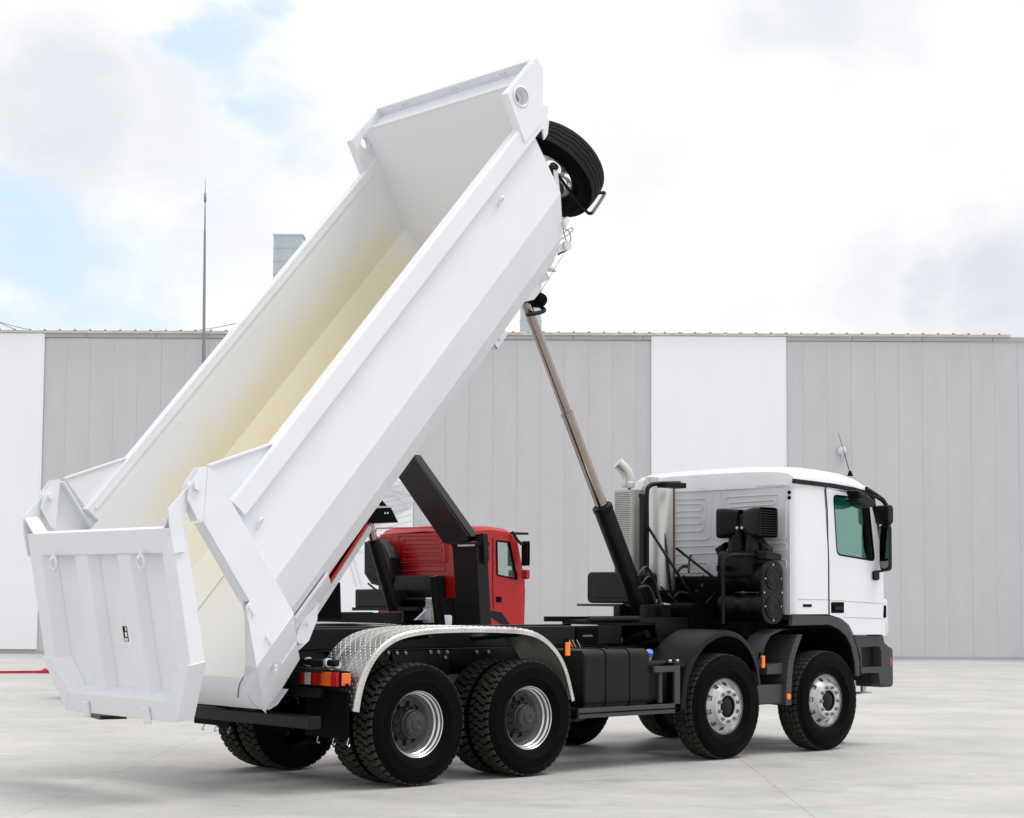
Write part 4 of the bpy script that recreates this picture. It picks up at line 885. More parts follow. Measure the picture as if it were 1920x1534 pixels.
# side walls, doors
def side_parts(s_):
    yo = s_*1.25
    q = P([(1486, 902), (1546.6, 915), (1553.4, 1151), (1488.5, 1152.5)], -1.25)
    sp_ = [V3((XR, yo, 1.505)), V3((q[2].x, yo, 1.515)), V3((q[1].x, yo, 2.93)), V3((XR, yo, 2.93))]
    # rounded rear corner, lofted in plan
    arc = [(XR, s_*1.13), (XR+.005, s_*1.19), (XR+.03, s_*1.228), (XR+.08, s_*1.247), (XR+.2, yo), (q[2].x-.004, yo)]
    top = [(XR, s_*1.12), (XR+.005, s_*1.18), (XR+.03, s_*1.218), (XR+.08, s_*1.236), (XR+.2, s_*1.24), (q[1].x-.004, s_*1.24)]
    n = len(arc); vs = []
    for k in range(7):
        z = 1.505+(2.93-1.505)*k/6; f = max(0, (k-3)/3)
        for (a, b), (c, d) in zip(arc, top): vs.append((a+(c-a)*f, b+(d-b)*f, z))
    g = MB().add(vs, [(k*n+i, k*n+i+1, (k+1)*n+i+1, (k+1)*n+i) for k in range(6) for i in range(n-1)], True)
    g.build('side_wall', CABW, cab)
    mir = lambda pts: [V3((p.x, s_*abs(p.y), p.z)) for p in pts]
    out = P([(1549.5, 915), (1631, 935), (1644, 985), (1656, 1058), (1657.5, 1128), (1654.5, 1190), (1601, 1190), (1592, 1172), (1578, 1160), (1556, 1153)], -1.25)
    hole = P([(1562, 927), (1600, 929), (1629, 936), (1641, 1053), (1600, 1046), (1569, 1041), (1560, 935)], -1.25)
    hole = [hole[i] for i in (0, 2, 3, 5)]
    hr = roundpoly(mir(hole), .07, 4)
    MB().prism(mir(out), (0, -s_*.035, 0), hole=hr).build('door', CABW, cab, bevel=.004)
    # door seam, trim line, lower crease
    sm = mir(P([(1547.5, 912), (1551, 955), (1552, 1000), (1554, 1060), (1554.5, 1152)], -1.25))
    g = MB(); [g.beam(a+V3((0, s_*.001, 0)), b+V3((0, s_*.001, 0)), .006, .011) for a, b in zip(sm, sm[1:])]; g.build('door_seal', BLACKM, cab)
    g = MB()
    for pa, pb in (((1497, 1123.5), (1553, 1124.5)), ((1556, 1125), (1656, 1132)), ((1582, 1157), (1655, 1160))):
        a, b = mir(P([pa, pb], -1.25)); g.beam(a, b, .006, .006)
    g.build('crease_line', FASC, cab)
    # window: rubber seal, tinted glass with darker band on top
    ins = roundpoly([p+(sum(mir(hole), V3())/4-p)*.05 for p in mir(hole)], .06, 4)
    MB().prism([p+V3((0, s_*.002, 0)) for p in hr], (0, -s_*.02, 0), hole=ins).build('window_seal', BLACKM, cab)
    h = mir(hole); c0, c1, c2, c3 = h
    l1, l2 = c3.lerp(c0, .84), c2.lerp(c1, .84); dy = V3((0, -s_*.02, 0))
    MB().prism([p+dy for p in (l1, l2, c2, c3)], (0, -s_*.004, 0)).build('window_pane', GLASS, cab)
    MB().prism([p+dy for p in (c0, c1, l2, l1)], (0, -s_*.004, 0)).build('window_pane', GLASSB, cab)
    # black rear guide of the quarter light
    g = MB().beam(c1.lerp(c0, .13)+dy*.5, c2.lerp(c3, .13)+dy*.5, .02, .075, side=(0, 1, 0)); g.build('window_divider', BLACKM, cab)
    # grab handle inside
    hp = mir(P([(1627, 981), (1620, 985), (1620, 1010), (1624, 1035), (1632, 1045)], -1.1)); MB().tube(smoothpath(hp, 4), .014, 8).build('grab_handle', BLACKM, cab)
    # door handle
    a, b = mir(P([(1558, 1129), (1582.5, 1149.5)], -1.25)); MB().rbox((a.x, s_*1.252, b.z), (b.x, s_*1.235, a.z), .012, 1).build('handle_recess', BLACKM, cab)
    MB().rbox((a.x+.05, s_*1.268, b.z+.035), (b.x-.02, s_*1.250, a.z-.05), .01, 1).build('door_handle', PLAST, cab, bevel=.003)
    a, b = mir(P([(1505.5, 1133), (1521.5, 1138)], -1.25)); MB().box((a.x, s_*1.256, b.z), (b.x, s_*1.248, a.z)).build('badge_strip', BLACKM, cab)
    # drip rail
    dr = mir(P([(1487, 900), (1520, 904), (1560, 909), (1600, 916), (1631, 925)], -1.25))
    g = MB(); [g.beam(p+V3((0, s_*.0, -.01)), q_+V3((0, s_*.0, -.01)), .035, .05) for p, q_ in zip(dr, dr[1:])]; g.build('drip_rail', PLAST, cab, bevel=.008)
    # headlamp corner
    a, b = mir(P([(1658, 1127), (1668, 1190)], -1.22)); MB().rbox((6.86, s_*1.235, 1.25), (6.975, s_*1.0, 1.67), .03, 1).build('front_corner', CABW, cab, bevel=.01)
    MB().box((6.875, s_*1.242, 1.46), (6.94, s_*1.234, 1.60)).build('lamp_gap', BLACKM, cab)
    MB().box((6.93, s_*1.24, 1.27), (6.985, s_*1.1, 1.42)).build('indicator', CLEARL, cab, bevel=.01)
    # grey wheel-arch cladding
    arch_o = P([(1484, 1173.5), (1487, 1153.5), (1554, 1154.5), (1576, 1160), (1594, 1179), (1606, 1212), (1612, 1240), (1612, 1268)], -1.255)
    arch_i = P([(1605, 1266), (1603, 1240), (1597, 1213), (1588, 1194), (1575, 1181), (1556, 1171.5)], -1.255)
    MB().prism(mir(arch_o+arch_i), (0, -s_*.05, 0)).build('wheel_arch_trim', GREYP, cab, bevel=.006)
    inn = [(p.x, p.z) for p in arch_i]; n = len(inn)
    MB().add([(a_, s_*1.24, b_) for a_, b_ in inn]+[(a_, s_*.7, b_) for a_, b_ in inn], [(i, i+1, i+1+n, i+n) for i in range(n-1)], True).build('arch_liner', BLACKM, cab)
    # step box and bumper end
    st = P([(1598, 1191), (1653, 1192), (1656, 1205), (1669, 1217), (1668, 1288), (1648, 1284), (1645, 1262), (1612, 1262), (1611, 1235)], -1.2)
    sh_ = P([(1612, 1214), (1646, 1212), (1650, 1222), (1650, 1250), (1614, 1252)], -1.2)
    MB().prism([V3((p.x, s_*1.22, p.z)) for p in st], (0, -s_*.12, 0), hole=[V3((p.x, s_*1.22, p.z)) for p in sh_]).build('step_box', GREYP, cab, bevel=.006)
    MB().box((6.4, s_*1.06, .80), (6.95, s_*1.04, 1.25)).build('step_back', GREYP, cab)
    MB().box((6.46, s_*1.2, .855), (6.9, s_*1.06, .875)).build('step_tread', GALV, cab)
    MB().box((7.03, s_*1.225, .91), (7.065, s_*1.15, 1.0)).build('bumper_marker', REDL, cab, bevel=.006)
    MB().box((6.32, s_*1.2, .52), (6.34, s_*.85, 1.0)).build('front_mudflap', BLACKM, cab)
    for x, y, z in ((6.62, 1.0, .60), (6.95, .9, .60)): 
        MB().cyl((x, s_*y, z), (x, s_*y, z+.14), .035, n=12).build('jack_foot_stem', GALV, cab); MB().lathe([(0, 0), (.10, 0), (.10, .012), (0, .016)], (x, s_*y, z-.02), 'z', 18).build('jack_foot_plate', GALV, cab)
side_parts(-1); side_parts(1)
# front wall, windscreen, pillars, bumper
MB().prism([(XF-.04, -1.22, 1.27), (XF+.06, -1.1, 1.27), (XF+.10, 0, 1.27), (XF+.06, 1.1, 1.27), (XF-.04, 1.22, 1.27)], (-.02, 0, .80)).build('front_panel', CABW, cab)
MB().prism([(XF-.04, -1.20, 2.075), (XF+.02, -1.1, 2.075), (XF+.06, 0, 2.075), (XF+.02, 1.1, 2.075), (XF-.04, 1.20, 2.075)], (-.22, 0, .84)).build('windscreen', GLASSR, cab)
for s_ in (-1, 1):
    a, b = at(1634, 930, -1.23), at(1657, 1062, -1.23); MB().beam((a.x+.01, s_*1.22, a.z), (b.x+.0, s_*1.22, b.z), .05, .07).build('pillar', BLACKP, cab, bevel=.01)
MB().rbox((6.88, -1.205, .66), (7.12, 1.205, 1.12), .05, 1).build('bumper', GREYP, cab, bevel=.02)
for i in range(4): MB().box((XF+.07, -.8, 1.3+i*.15), (XF+.12, .8, 1.38+i*.15)).build('grille_slat', PLAST, cab)
MB().box((5.28, -1.2, 1.44), (6.8, 1.2, 1.50)).build('cab_floor', DARKI, cab)
MB().rbox((6.45, -1.15, 1.9), (6.8, 1.15, 2.12), .05, 1).build('dashboard', DARKI, cab)
for y in (-.65, .65):
    MB().rbox((5.75, y-.25, 1.5), (6.25, y+.25, 1.95), .05, 1).build('seat', DARKI, cab, bevel=.02)
MB().lathe([(.20, -.012), (.212, 0), (.20, .012), (.188, 0)], (0, 0, 0), 'z', 28, closed=True).build('steering_wheel', DARKI, cab)
o = LASTO[0]; o.matrix_local = Matrix.Translation((6.38, .65, 2.12)) @ Matrix.Rotation(radians(-55), 4, 'Y')
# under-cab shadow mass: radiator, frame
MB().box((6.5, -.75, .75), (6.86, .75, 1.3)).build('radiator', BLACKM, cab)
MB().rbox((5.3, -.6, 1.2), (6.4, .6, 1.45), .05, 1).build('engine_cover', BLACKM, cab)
# aerial
a = at(1594, 888, -.98); b = at(1572, 812, -.98)
MB().cyl((a.x, a.y, a.z-.03), (a.x, a.y, a.z+.03), .035, .015, 12).build('aerial_base', BLACKM, cab); MB().cyl(a, b, .006, .0025, 6).build('aerial', BLACKM, cab)
a = at(1533, 886, -1.0); MB().cyl(a, a+V3((0, -.01, .012)), .012, n=8).build('roof_screw', GALV, cab)
# mirrors on the near side (and mirrored)
for s_ in (-1, 1):
    mm = thing('mirror_assembly', None, None, parent=T); mi = lambda pts, y: [V3((p.x, s_*abs(y), p.z)) for p in P(pts, -abs(y))]
    arm = mi([(1624, 917), (1640, 927)], 1.26)+mi([(1655, 938), (1664, 952)], 1.32)+mi([(1669, 965), (1668.5, 980)], 1.36)
    MB().tube(smoothpath(arm, 4), [.030]*9+[.026]*4+[.022]*(len(smoothpath(arm, 4))-13), 8).build('mirror_arm', PLAST, mm)
    arm = mi([(1668.5, 975), (1668, 1010), (1669, 1030), (1667, 1052)], 1.36)+mi([(1660, 1068)], 1.33)+mi([(1650, 1071), (1641, 1072)], 1.27)
    MB().tube(smoothpath(arm, 4), .014, 8).build('mirror_arm', PLAST, mm)
    f = mi([(1641, 1080)], 1.26)[0]; MB().rbox((f.x-.05, s_*1.25, f.z-.05), (f.x+.05, s_*1.29, f.z+.06), .03, 1).build('mirror_foot', PLAST, mm, bevel=.01)
    f = mi([(1630, 932)], 1.27)[0]; MB().tube(smoothpath([f]+mi([(1640, 931), (1655, 940)], 1.3), 3), .018, 8).build('mirror_strut', PLAST, mm)
    c = mi([(1657, 1027)], 1.34)[0]; hgt = .27
    sh2 = roundpoly([(c.x-.01, s_*1.28, c.z-hgt), (c.x-.01, s_*1.42, c.z-hgt), (c.x-.01, s_*1.42, c.z+hgt), (c.x-.01, s_*1.28, c.z+hgt)], .06, 5)
    MB().prism(sh2, (.07, 0, 0)).build('mirror_shell', PLAST, mm, bevel=.02)
    MB().prism([p+V3((-.004, 0, 0)) for p in [q.lerp(V3((c.x-.01, s_*1.35, c.z)), .12) for q in sh2]], (.002, 0, 0)).build('mirror_glass', MIRG, mm)
    c = mi([(1656, 967)], 1.34)[0]; MB().rbox((c.x-.04, s_*1.26, c.z-.10), (c.x+.06, s_*1.44, c.z+.12), .05, 1).build('wide_angle_mirror', PLAST, mm, bevel=.03)
    k = mi([(1583, 920), (1592, 922), (1604, 930), (1611, 936), (1620, 944), (1618, 950), (1604, 954), (1592, 948), (1583, 938), (1590, 934)], 1.30)
    MB().prism(k, (0, -s_*.0+s_*.18, 0)).build('kerb_mirror', PLAST, mm, bevel=.03)

# ---------------------------------------------------------------- tipped dump body
TA = radians(49.1); BO = V3((-1.348, 0, 1.214))
BM = Matrix.Translation(BO) @ Matrix.Rotation(-TA, 4, 'Y'); BI = BM.inverted()
body = thing('dump_body', None, None, parent=T); body.location = BO; body.rotation_euler = (0, -TA, 0)
def L2(u, y, v): return BM @ V3((u, y, v))
def BPm(pts, y): return P(pts, y)
pin = [(1.13, 1.18), (1.165, .57), (.985, .185), (.74, -.005)]; pout = [(1.145, 1.18), (1.20, .545), (1.015, .155), (.755, -.085)]
fullin = [(-a, b) for a, b in pin]+[(a, b) for a, b in reversed(pin)]; fullout = [(-a, b) for a, b in pout]+[(a, b) for a, b in reversed(pout)]
def uf(v, ext=0): return 5.13+.335*v+ext
UR = -.30
def ur(v): return -.30 if v < .19 else (-.30+(v-.185)*.60 if v < .58 else -.07+(v-.57)*.52)
g = MB(); n = len(fullin)
vs = [(ur(b), a, b) for a, b in fullin]+[(uf(b), a, b) for a, b in fullin]
g.add(vs, [(i, i+1, i+1+n, i+n) for i in range(n-1)]); 
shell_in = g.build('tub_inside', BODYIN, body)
g = MB(); vs = [(ur(b), a, b) for a, b in fullout]+[(uf(b, .045), a, b) for a, b in fullout]
g.add(vs, [(i, i+1, i+1+n, i+n) for i in range(n-1)]+[(n-1, 0, n, 2*n-1)] if 0 else [(i, i+1, i+1+n, i+n) for i in range(n-1)]); g.build('tub_outside', WHITE, body)
# rear edge strip
g = MB(); g.add([(ur(b), a, b) for a, b in fullin]+[(ur(b), a, b) for a, b in fullout], [(i, i+1, i+1+n, i+n) for i in range(n-1)]); g.build('rear_edge', WHITE, body)
# front wall
fwi = fullin[0:1]+fullin[1:-1]+fullin[-1:]
top = [(1.13, 1.62), (-1.13, 1.62)]
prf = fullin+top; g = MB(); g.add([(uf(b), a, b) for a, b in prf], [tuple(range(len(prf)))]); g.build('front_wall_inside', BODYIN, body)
prf = fullout+[(1.145, 1.62), (-1.145, 1.62)]; g = MB(); g.add([(uf(b, .045), a, b) for a, b in prf], [tuple(range(len(prf)))]); g.build('front_wall_outside', WHITE, body)
# top ledge and lip of the headboard
lv = .0
LA = onp(696.3, 239.4, L2(0, 1.18, 0), V3((0, 1, 0))); q1 = BI @ LA; q2 = BI @ at(716.7, 216.8, 1.18); q3 = BI @ at(706.5, 206.6, 1.18)
MB().hexa([(q1.x, -1.18, q1.z), (q1.x, 1.18, q1.z), (q2.x, 1.18, q2.z), (q2.x, -1.18, q2.z), (q1.x, -1.18, q1.z-.03), (q1.x, 1.18, q1.z-.03), (q2.x, 1.18, q2.z-.03), (q2.x, -1.18, q2.z-.03)]).build('headboard_ledge', WHITE, body)
MB().hexa([(q2.x, -1.18, q2.z), (q2.x, 1.18, q2.z), (q3.x, 1.18, q3.z), (q3.x, -1.18, q3.z), (q2.x+.02, -1.18, q2.z), (q2.x+.02, 1.18, q2.z), (q3.x+.02, 1.18, q3.z), (q3.x+.02, -1.18, q3.z)]).build('headboard_lip', WHITE, body)
q4 = V3((q3.x+.02, 0, q3.z)); MB().box((q3.x, -1.18, q3.z), (q3.x+.05, 1.18, q3.z+.012)).build('lip_edge', WHITE, body)
for yy in (.78, .72, -.02, -.08, -.76, -.82):
    pm_ = V3((q2.x*.45+q3.x*.55-.003, yy, q2.z*.45+q3.z*.55)); MB().cyl(pm_, pm_+V3((-.004, 0, .0)), .012, n=8).build('bolt_hole', CLEARL, body)
# rails along the top
for s_ in (-1, 1):
    g = MB(); prof_r = [(s_*1.13, 1.175), (s_*1.25, 1.145), (s_*1.25, 1.315), (s_*1.235, 1.335), (s_*1.13, 1.335)]
    g.prism([(.50, a, b) for a, b in prof_r], (uf(1.25, .06)-.50, 0, 0)); g.build('top_rail', WHITE, body, bevel=.006)
    MB().box((.56, s_*1.128, 1.255), (5.5, s_*1.118, 1.285)).build('rail_lip', WHITE, body, bevel=.003)
    # side plate of the headboard
    pl_ = [(5.313, 1.206), (5.485, 1.663), (6.048, 1.657), (6.04, 1.535), (5.79, 1.32), (5.62, 1.2)]
    hc = BI @ at(977, 181, -1.262); hole = [(hc.x+.085*cos(t*pi/12), hc.z+.085*sin(t*pi/12)) for t in range(24)]
    MB().prism([(a, s_*1.262, b) for a, b in pl_], (0, -s_*.014, 0), hole=[(a, s_*1.262, b) for a, b in hole]).build('headboard_cheek', WHITE, body)
    MB().prism([(a, s_*1.17, b) for a, b in pl_], (0, s_*.014, 0), hole=[(hc.x+.06*cos(t*pi/12), s_*1.17, hc.z+.06*sin(t*pi/12)) for t in range(24)]).build('headboard_cheek', WHITE, body)
    MB().lathe([(.085, -.09), (.085, 0), (.10, .004), (.104, .012), (.092, .016), (.085, .012)], (0, 0, 0), 'y', 28).build('eye_tube', WHITE, body)
    o = LASTO[0]; o.location = (hc.x, s_*1.258, hc.z); 
    if s_ < 0: o.rotation_euler = (pi, 0, 0)
    for (a, b), (c, d) in zip(pl_, pl_[1:]): 
        MB().beam((a, s_*1.216, b), (c, s_*1.216, d), .088, .010).build('cheek_edge', WHITE, body)
    # lifting lugs on the side
    for (u, w) in ((484, 980), (936, 377)):
        p = BI @ at(u, w, -1.18); ang = [2*pi*k/16 for k in range(16)]
        MB().tube([(p.x+.045*cos(t), s_*(1.17+.03*0+.035*(1+sin(t))), p.z+.03*sin(t)) for t in ang], .011, 8, closed=True).build('lifting_lug', WHITE, body)
    # cab guard gusset in front of the cheek
    MB().prism([(5.55, s_*1.22, 1.2), (5.80, s_*1.22, 1.3), (5.86, s_*1.22, 1.22), (5.65, s_*1.22, 1.10)], (0, -s_*.04, 0)).build('cheek_gusset', WHITE, body)
# front wall stiffeners, wheel carrier
for v in (.25, .75, 1.2): 
    MB().hexa([(uf(v-.04, .045), -1.1, v-.04), (uf(v-.03, .13), -1.1, v-.02), (uf(v+.03, .13), -1.1, v+.02), (uf(v+.04, .045), -1.1, v+.04), (uf(v-.04, .045), 1.1, v-.04), (uf(v-.03, .13), 1.1, v-.02), (uf(v+.03, .13), 1.1, v+.02), (uf(v+.04, .045), 1.1, v+.04)]).build('stiffener', WHITE, body, bevel=.006)
for yq in (-1.14,):
    q = [BI @ p for p in P([(1024, 222), (1030, 224), (1027, 252), (1021, 262), (1016, 232)], -1.15)]
    MB().prism([(a.x, a.y, a.z) for a in q], (0, .02, 0), hole=None).build('carrier_plate', WHITE, body)
    q = [BI @ p for p in P([(1040, 318), (1046, 322), (1049, 350), (1051, 372), (1046, 374), (1041, 352)], -1.12)]
    MB().prism([(a.x, a.y, a.z) for a in q], (0, .02, 0)).build('carrier_plate', WHITE, body)
# underside: long sill beams, cross ribs, ram box, channel
for s_ in (-1, 1):
    MB().box((-.15, s_*.46, -.20), (4.95, s_*.36, -.09)).build('sill_beam', WHITE, body, bevel=.006)
for k in range(9): u_ = .35+k*.55; MB().box((u_, -.36, -.2), (u_+.08, .36, -.09)).build('cross_rib', WHITE, body)
rbx = [BI @ p for p in P([(974, 549), (990, 524), (1015, 537), (1014, 547), (1002, 562), (985, 566)], -.34)]
MB().prism(rbx, (0, .68, 0)).build('ram_box', WHITE, body, bevel=.008)
for s_ in (-1, 1):
    for (u, w) in ((930, 640),):
        p = BI @ at(u, w, -.55); g = MB().box((p.x-.10, s_*.62, -.22), (p.x+.12, s_*.60, -.05)); g.box((p.x-.10, s_*.62, -.22), (p.x-.08, s_*.46, -.05)); g.box((p.x-.02, s_*.62, -.2), (p.x+.0, s_*.46, -.05)); g.build('guide_bracket', WHITE, body, bevel=.006)
    q = [BI @ V3((p_.x, p_.y, p_.z)) for p_ in P([(870, 680), (890, 690), (830, 770), (790, 800), (780, 790)], -.50)]
    MB().prism([(a.x, s_*.50, a.z) for a in q], (0, -s_*.04, 0)).build('sill_gusset', WHITE, body)
# ram head: dark clamp ball
hd = thing('ram_head', None, None, parent=T)
tp = rp[3]
MB().box((tp.x-.02, -.075, tp.z-.02), (tp.x+.14, .075, tp.z+.06)).build('ram_clevis', BLACKM, hd)
p = at(1009, 563, -.05); MB().lathe([(0, -.09), (.05, -.09), (.075, -.05), (.08, 0), (.075, .05), (.05, .09), (0, .09)], tuple(p), 'y', 20).build('hose_reel', BLACKM, hd)
MB().tube(smoothpath([at(988, 590, -.1), at(1003, 588, -.12), at(1016, 585, -.12), at(1021, 581, -.1), at(1013, 575, -.05)], 3), .022, 8).build('ram_clamp', BLACKP, hd)
MB().tube(smoothpath([p+V3((-.02, 0, .02)), p+V3((0, 0, .1)), p+V3((-.08, 0, .14))], 3), .03, 8).build('ram_elbow', BLACKM, hd)
# front low winch bracket with loops of wire
wb = P([(1048, 462), (1060, 455), (1064, 462), (1061, 470), (1046, 474)], -.55)
MB().prism([BI @ p for p in wb], (0, .06, 0)).build('pulley_bracket', WHITE, body)
a = BI @ at(1063, 461, -.56); MB().lathe([(0, -.02), (.05, -.02), (.052, .02), (0, .02)], tuple(a), 'y', 18).build('pulley', WHITE, body)
MB().cyl(BI @ at(1046, 477, -.5), BI @ at(1070, 466, -.5), .010, n=6).build('pulley_pin', BLACKP, body)
for q in ([(1054, 428), (1066, 433), (1070, 444), (1069, 456)], [(1052, 441), (1063, 432), (1071, 427), (1074, 431), (1064, 441), (1052, 449)], [(1055, 422), (1058, 440), (1062, 452)]):
    MB().tube(smoothpath([BI @ at(u, w, -.5) for u, w in q], 4), .006, 6).build('wire_loop', WIRE, body)
tag(MB().tube([BI @ at(1058, 474, -.5), BI @ at(1013, 548, -.3)], .003, 5).build('pull_wire', WIRE, body))

# spare wheel on the front wall
sw = thing('spare_wheel', None, None, parent=T); uc, yc_, vc = 5.84, -.75, .55
sw.matrix_local = Matrix.Translation(L2(uc, yc_, vc)) @ Matrix.Rotation(-TA, 4, 'Y') @ Matrix.Rotation(-pi/2, 4, 'Z') @ Matrix.Scale(.97, 4)
ob('tyre', TY['spare'], sw)
g = MB(); g.lathe([(.300, -.112), (.290, -.112), (.280, -.085), (.262, -.06), (.255, .03), (.245, .05), (.20, .06), (.14, .04), (.09, .03)], n=60, skip=lambda k, i: i in (5, 6) and (k % 6) in (0, 1, 2)); g.lathe([(.300, .112), (.290, .112), (.27, .08)], n=60)
ob('rim', g.mesh('rim', RIM), sw)
MB().cyl(BI @ L2(5.3, yc_, vc), (uc+.05, yc_, vc), .05, n=12).build('carrier_stud', BLACKP, body)
# carrier hoop
hoop = [BI @ at(u, w, y) for u, w, y in [(1042, 322, -.95), (1068, 358, -.95), (1100, 397, -.95), (1107, 400, -.95)]]
h2 = [(5.55, -1.0, .52), (5.60, -1.0, .32), (6.02, -1.0, -.02), (6.14, -.95, -.04), (6.16, -.15, -.04), (6.02, -.1, -.02), (5.60, -.1, .32), (5.5, -.1, .5)]
MB().tube(smoothpath(hoop, 3), .016, 8).build('carrier_arm', PLAST, body)
cb = hoop[-1]; c2_ = BI @ at(1112, 397, -.9); c3_ = BI @ at(1131, 368, -.15); c4_ = BI @ at(1130, 361, -.1)
MB().tube(smoothpath([cb, c2_, c3_, c4_, c4_+V3((-.25, .02, .15))], 4), .018, 8).build('carrier_hoop', PLAST, body)
p = at(1052, 358, -.85); MB().lathe([(.0, -.02), (.11, -.02), (.12, 0), (.11, .02), (0, .02)], (0, 0, 0), 'x', 20).build('carrier_disc', HUB, body); LASTO[0].location = (5.72, -.75, .42)

# ---- rear end of the body: posts, cheeks, skirts, chute lip
for s_ in (-1, 1):
    mi = lambda pts, y: [BI @ V3((p.x, s_*abs(y), p.z)) for p in P(pts, -abs(y))]
    post = mi([(390, 874), (395, 878), (436, 943), (551, 1150), (481, 1251), (461, 1138), (468, 1128), (381, 978)], 1.262)
    MB().prism(post, (0, -s_*.012, 0)).build('corner_post', WHITE, body, bevel=.004)
    ret = mi([(381, 978), (468, 1128), (461, 1137), (372, 980)], 1.262)
    pa, pb = [q_+V3((0, -s_*.013, 0)) for q_ in mi([(382, 981), (467, 1128)], 1.262)]; e = V3((0, -s_*.13, 0))
    MB().prism([pa, pb, pb+e, pa+e], (.012, 0, 0)).build('post_return', WHITE, body)
    fa_, fb_ = [q_+V3((-.016, -s_*.013, 0)) for q_ in mi([(395, 878), (551, 1150)], 1.262)]
    MB().prism([fa_, fb_, fb_+e*.6, fa_+e*.6], (.012, 0, 0)).build('post_return', WHITE, body)
    bp_ = mi([(378, 876), (389, 874), (381, 976), (372, 977), (351.6, 935), (357.5, 907.6)], 1.285)
    MB().prism(roundpoly(bp_, .02, 2), (0, -s_*.016, 0)).build('pivot_plate', WHITE, body)
    MB().prism([p_+V3((0, -s_*.1, 0)) for p_ in bp_], (0, -s_*.014, 0)).build('pivot_plate', WHITE, body)
    bp_ = mi([(370.6, 910.5)], 1.30)[0]
    MB().cyl(bp_+V3((0, -s_*.18, 0)), bp_, .03, n=16).build('pivot_pin', WHITE, body); MB().cyl(bp_, bp_+V3((0, s_*.02, 0)), .045, n=6).build('pivot_nut', WHITE, body)
    tri = mi([(390, 873), (508, 831.5), (520, 836), (437, 942)], 1.20)
    MB().prism(tri, (0, -s_*.01, 0)).build('rail_gusset', WHITE, body)
    a, b = mi([(390, 873), (510, 831.5)], 1.20); MB().beam(a, b, .05, .016).build('gusset_edge', WHITE, body)
    a, b = mi([(436, 942), (516, 836)], 1.20); MB().beam(a, b, .04, .010).build('gusset_weld', WHITE, body)
    # lower skirt, side plate on the chamfer and hinge cheek, each on its own plane
    A_, B_ = L2(0, -1.235, .2), L2(0, -.80, -.36); n2_ = (B_-A_).cross(L2(1, 0, 0)-L2(0, 0, 0)).normalized()
    mp2 = lambda pts, P0, Nn: [(lambda q: V3((q.x, -s_*q.y, q.z)))(BI @ onp(u, w, P0, Nn)) for u, w in pts]
    MB().prism(mp2([(551, 1151), (481, 1252), (497, 1333), (526, 1296), (562.5, 1236), (557, 1209), (553, 1162)], A_, n2_), (0, -s_*.018, .012)).build('rear_skirt', WHITE, body, bevel=.003)
    A1, B1 = L2(0, -1.06, .16), L2(0, -.77, -.11); n1_ = (B1-A1).cross(L2(1, 0, 0)-L2(0, 0, 0)).normalized()
    MB().prism(mp2([(553, 1159), (615, 1073), (622, 1099), (598, 1133), (575, 1169), (556, 1201)], A1, n1_), (0, -s_*.012, .010)).build('wear_plate', WHITE, body, bevel=.003)
    a, b = mp2([(553.5, 1160), (615, 1074)], A1, n1_); MB().beam(a, b, .02, .012).build('plate_weld', WHITE, body)
    a, b = mp2([(527, 1244), (555, 1204)], A_, n2_); MB().beam(a, b, .02, .012).build('skirt_weld', WHITE, body)
    hp_ = [BI @ V3((p.x, s_*.70, p.z)) for p in P([(600, 1130), (596, 1140), (595, 1162), (579, 1202), (560, 1220), (552, 1195), (570, 1160)], -.70)]
    MB().prism(hp_, (0, -s_*.04, 0)).build('hinge_cheek', WHITE, body)
    hb_ = BI @ V3((at(563, 1196, -.76).x, s_*.74, at(563, 1196, -.76).z)); MB().lathe([(0, -.04), (.055, -.04), (.06, -.03), (.06, .03), (.055, .04), (0, .04)], tuple(hb_), 'y', 24).build('hinge_boss', WHITE, body)
    lb_ = BI @ V3((at(577, 1171, -.74).x, s_*.73, at(577, 1171, -.74).z)); MB().cyl(lb_, lb_+V3((0, s_*.03, 0)), .02, n=10).build('grease_nipple', WHITE, body)
    for (u, w) in ((469, 1138), (475, 1148), (501, 1194), (507, 1204)):
        p = mi([(u, w)], 1.264)[0]; MB().cyl(p, p+V3((0, s_*.016, 0)), .019, n=10).build('post_bolt', WHITE, body)
    for (u, w) in ((515, 1249), (515, 1257)):
        p = mi([(u, w)], 1.12)[0]; MB().cyl(p, p+V3((0, s_*.02, -.014)), .019, n=10).build('skirt_bolt', WHITE, body)
    # inner rear frame closing the shell thickness
    MB().prism([(UR, s_*1.10, 1.18), (UR, s_*1.165, .57), (UR, s_*.985, .185), (UR, s_*.74, -.005), (UR, s_*.76, -.085), (UR, s_*1.02, .15), (UR, s_*1.21, .54), (UR, s_*1.2, 1.18)], (-.012, 0, 0)).build('rear_flange', WHITE, body) if 0 else None
# chute lip: rolled plate under the floor edge
lipp = [(-.30, -.005), (-.36, -.04), (-.405, -.11), (-.425, -.20), (-.41, -.29), (-.36, -.36), (-.27, -.40), (-.1, -.40)]
g = MB(); n = len(lipp); g.add([(a, -.80, b) for a, b in lipp]+[(a, .80, b) for a, b in lipp], [(i, i+1, i+1+n, i+n) for i in range(n-1)], True); g.build('chute_lip', WHITE, body)
for s_ in (-1, 1): MB().add([(-.30, s_*.74, -.005), (-.355, s_*.80, -.035), (-.345, s_*1.23, .19), (-.30, s_*.985, .185), (-.07, s_*1.165, .57), (-.02, s_*1.24, .62), (-.40, s_*.8, -.10), (-.42, s_*.8, -.2), (-.405, s_*.8, -.29), (-.40, s_*.8, -.36)], [(0, 1, 2, 3), (3, 2, 5, 4), (2, 1, 6), (2, 6, 7), (2, 7, 8), (2, 8, 9)]).build('lip_corner', WHITE, body)
